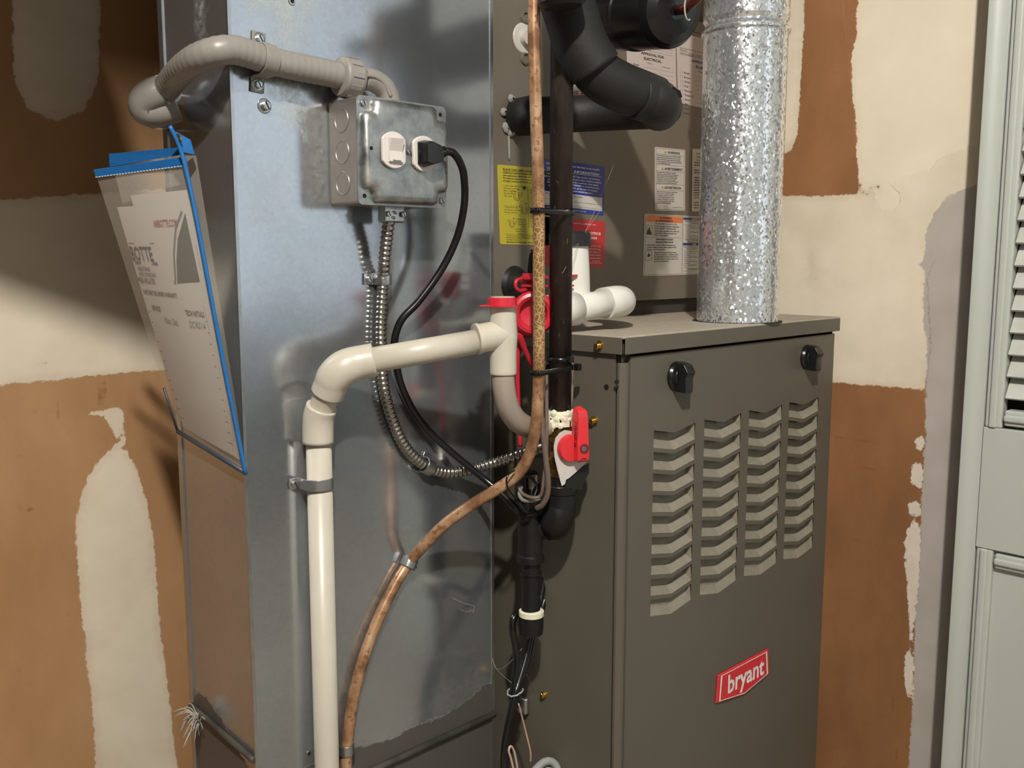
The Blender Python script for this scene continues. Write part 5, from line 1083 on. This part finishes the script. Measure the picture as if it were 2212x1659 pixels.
P = [onY(367, 272, .884), onY(388, 318, .884), onY(403, 372, .882), onY(424, 470, .878), onY(452, 620, .874), onY(484, 790, .870), onY(512, 930, .866), onY(531, 1025, .864)]
b.tube(spline(P, 6), .0021, 8); b.build('side_binding', M_['bluetrim'], po)
b = MB(); b.tube([C_, D_], .0026, 8); b.tube([D_, bil(A_, B_, C_, D_, 0, .82)], .0016, 8); b.build('bottom_binding', M_['darktrim'], po)
b = MB(); q0 = [bil(A_, B_, C_, D_, u/30, .026)-n_*0 for u in range(31)]
nn = n_ if n_.dot(CAM-A_) > 0 else -n_
for i in range(0, 30, 1): b.tube([q0[i]+nn*.0022, q0[i].lerp(q0[i+1], .7)+nn*.0022], .0005, 4)
for i in range(16): s_, e_ = onY(236+i*9.6, 331-i*.9, .9985), onY(236+i*9.6+7, 331-i*.9-.6, .9975)
b.build('stitching', M_['stitch'], po)
for c, r in ((onY(266, 343, .995), .0042), (onY(385, 299, .884), .0045)):
    b = MB(); b.lathe(c+nn*.001, nn, [(-.001, r), (.0012, r*.9), (.0012, r*.55), (-.001, r*.5)], 20, caps=False); b.build('grommet', M_['grommet'], po)
b = MB(); b.tube([onX(480, 1000, DXL-.001), onX(470, 980, DXL-.001)], .0005, 4)
# papers inside
def psheet(label, u0, u1, v0, v1, off, items, W, H, name='service_sheet'):
    pt = lambda u, v_: bil(A_, B_, C_, D_, u, v_)-nn*off
    mf = lambda a, b_: bil(A_, B_, C_, D_, u0+(u1-u0)*a, v0+(v1-v0)*b_, .004)-nn*off
    return printed(name, [pt(u0, v0), pt(u1, v0), pt(u1, v1), pt(u0, v1)], W, H, M_['paper'], items, label, 'paper', 'papers inside the clear pouch', nrm=nn, round_=.004, layer=.0002, mapf=mf)
W_, H_ = 100, 205
its = [('t', 'AMBOTTE.COM', 50, 18, 8, RINK, 'l', .60, .06)]
its += [('p', [(97, 8), (99, 62), (66, 64), (72, 45), (80, 28)], simple('dark green grey print', (30, 33, 30), .6)), ('l', [(93, 7), (80, 20), (70, 40), (64, 62)], 2.5, GINK), ('r', 0, 62, 64, 65, GINK)]
its += [('r', 2, 31, 44, 32, GINK), ('t', 'BOTTE', 1, 46, 17, INK, 'l', .70, .06), ('r', 4, 47, 42, 50, GINK), ('t', 'HEATING', 6, 55, 5, GINK, 'l', 1, .03), ('t', 'AND COOLING', 6, 59.5, 4.5, GINK, 'l', .9, .03), ('t', '585-342-6700', 3, 66, 7, GINK, 'l', .7, .03)]
its += [('t', 'PARTS MAY BE UNDER WARRANTY.', 62, 76, 5.4, INK, 'r', .66, .04), ('t', 'SERVICE', 12, 90, 6.2, INK, 'l', .68, .04), ('t', 'TECH INITIALS', 96, 90, 6.2, INK, 'r', .68, .04), ('r', 2, 81, 98, 81.4, GINK), ('r', 97.6, 81, 98, 200, GINK), ('t', 'Main. Gas', 30, 100, 8, GINK, 'l', .7), ('t', 'DC/KS/1A', 95, 100, 8, GINK, 'r', .7)]
for i in range(12): its.append(('r', 2, 93+i*9.2, 98, 93.7+i*9.2, INK))
psheet('white service record sheet with red web address inside the clear pouch', .12, .90, .135, .965, .0015, its, W_, H_)
psheet('plain white sheet stacked behind the service record in the pouch', .30, .96, .10, .975, .0035, [('r', 92, 40, 92.5, 190, GINK)], 100, 205)

# ------------------------------------------------------------------ COBWEBS
b = MB()
for rows in ([(1327, 352, .86), (1300, 420, .82), (1262, 505, .79), (1215, 590, .73)], [(1300, 450, .82), (1258, 510, .79), (1226, 560, .74)], [(1190, 1135, .78), (1230, 1145, .80), (1275, 1150, .84)], [(1062, 1440, .86), (1078, 1446, .83), (1100, 1432, .81), (1128, 1400, .80)], [(1062, 1420, .86), (1075, 1448, .84), (1105, 1475, .80)],
             [(1254, 1150, .858), (1255, 1185, .858), (1255, 1218, .858)], [(978, 1292, .872), (1004, 1304, .872), (1023, 1309, .872), (1021, 1325, .872)], [(996, 1317, .872), (1006, 1322, .872), (1021, 1318, .872)], [(1135, 1452, .81), (1150, 1480, .83), (1156, 1494, .85)]):
    b.tube(pxpath(rows, 5), .00022, 4)
cw_ = b.build('cobweb', M_['web']); tag(cw_, 'thin pale cobweb strands strung between the pipes, duct and furnace', 'cobweb'); cw_['kind'] = 'stuff'
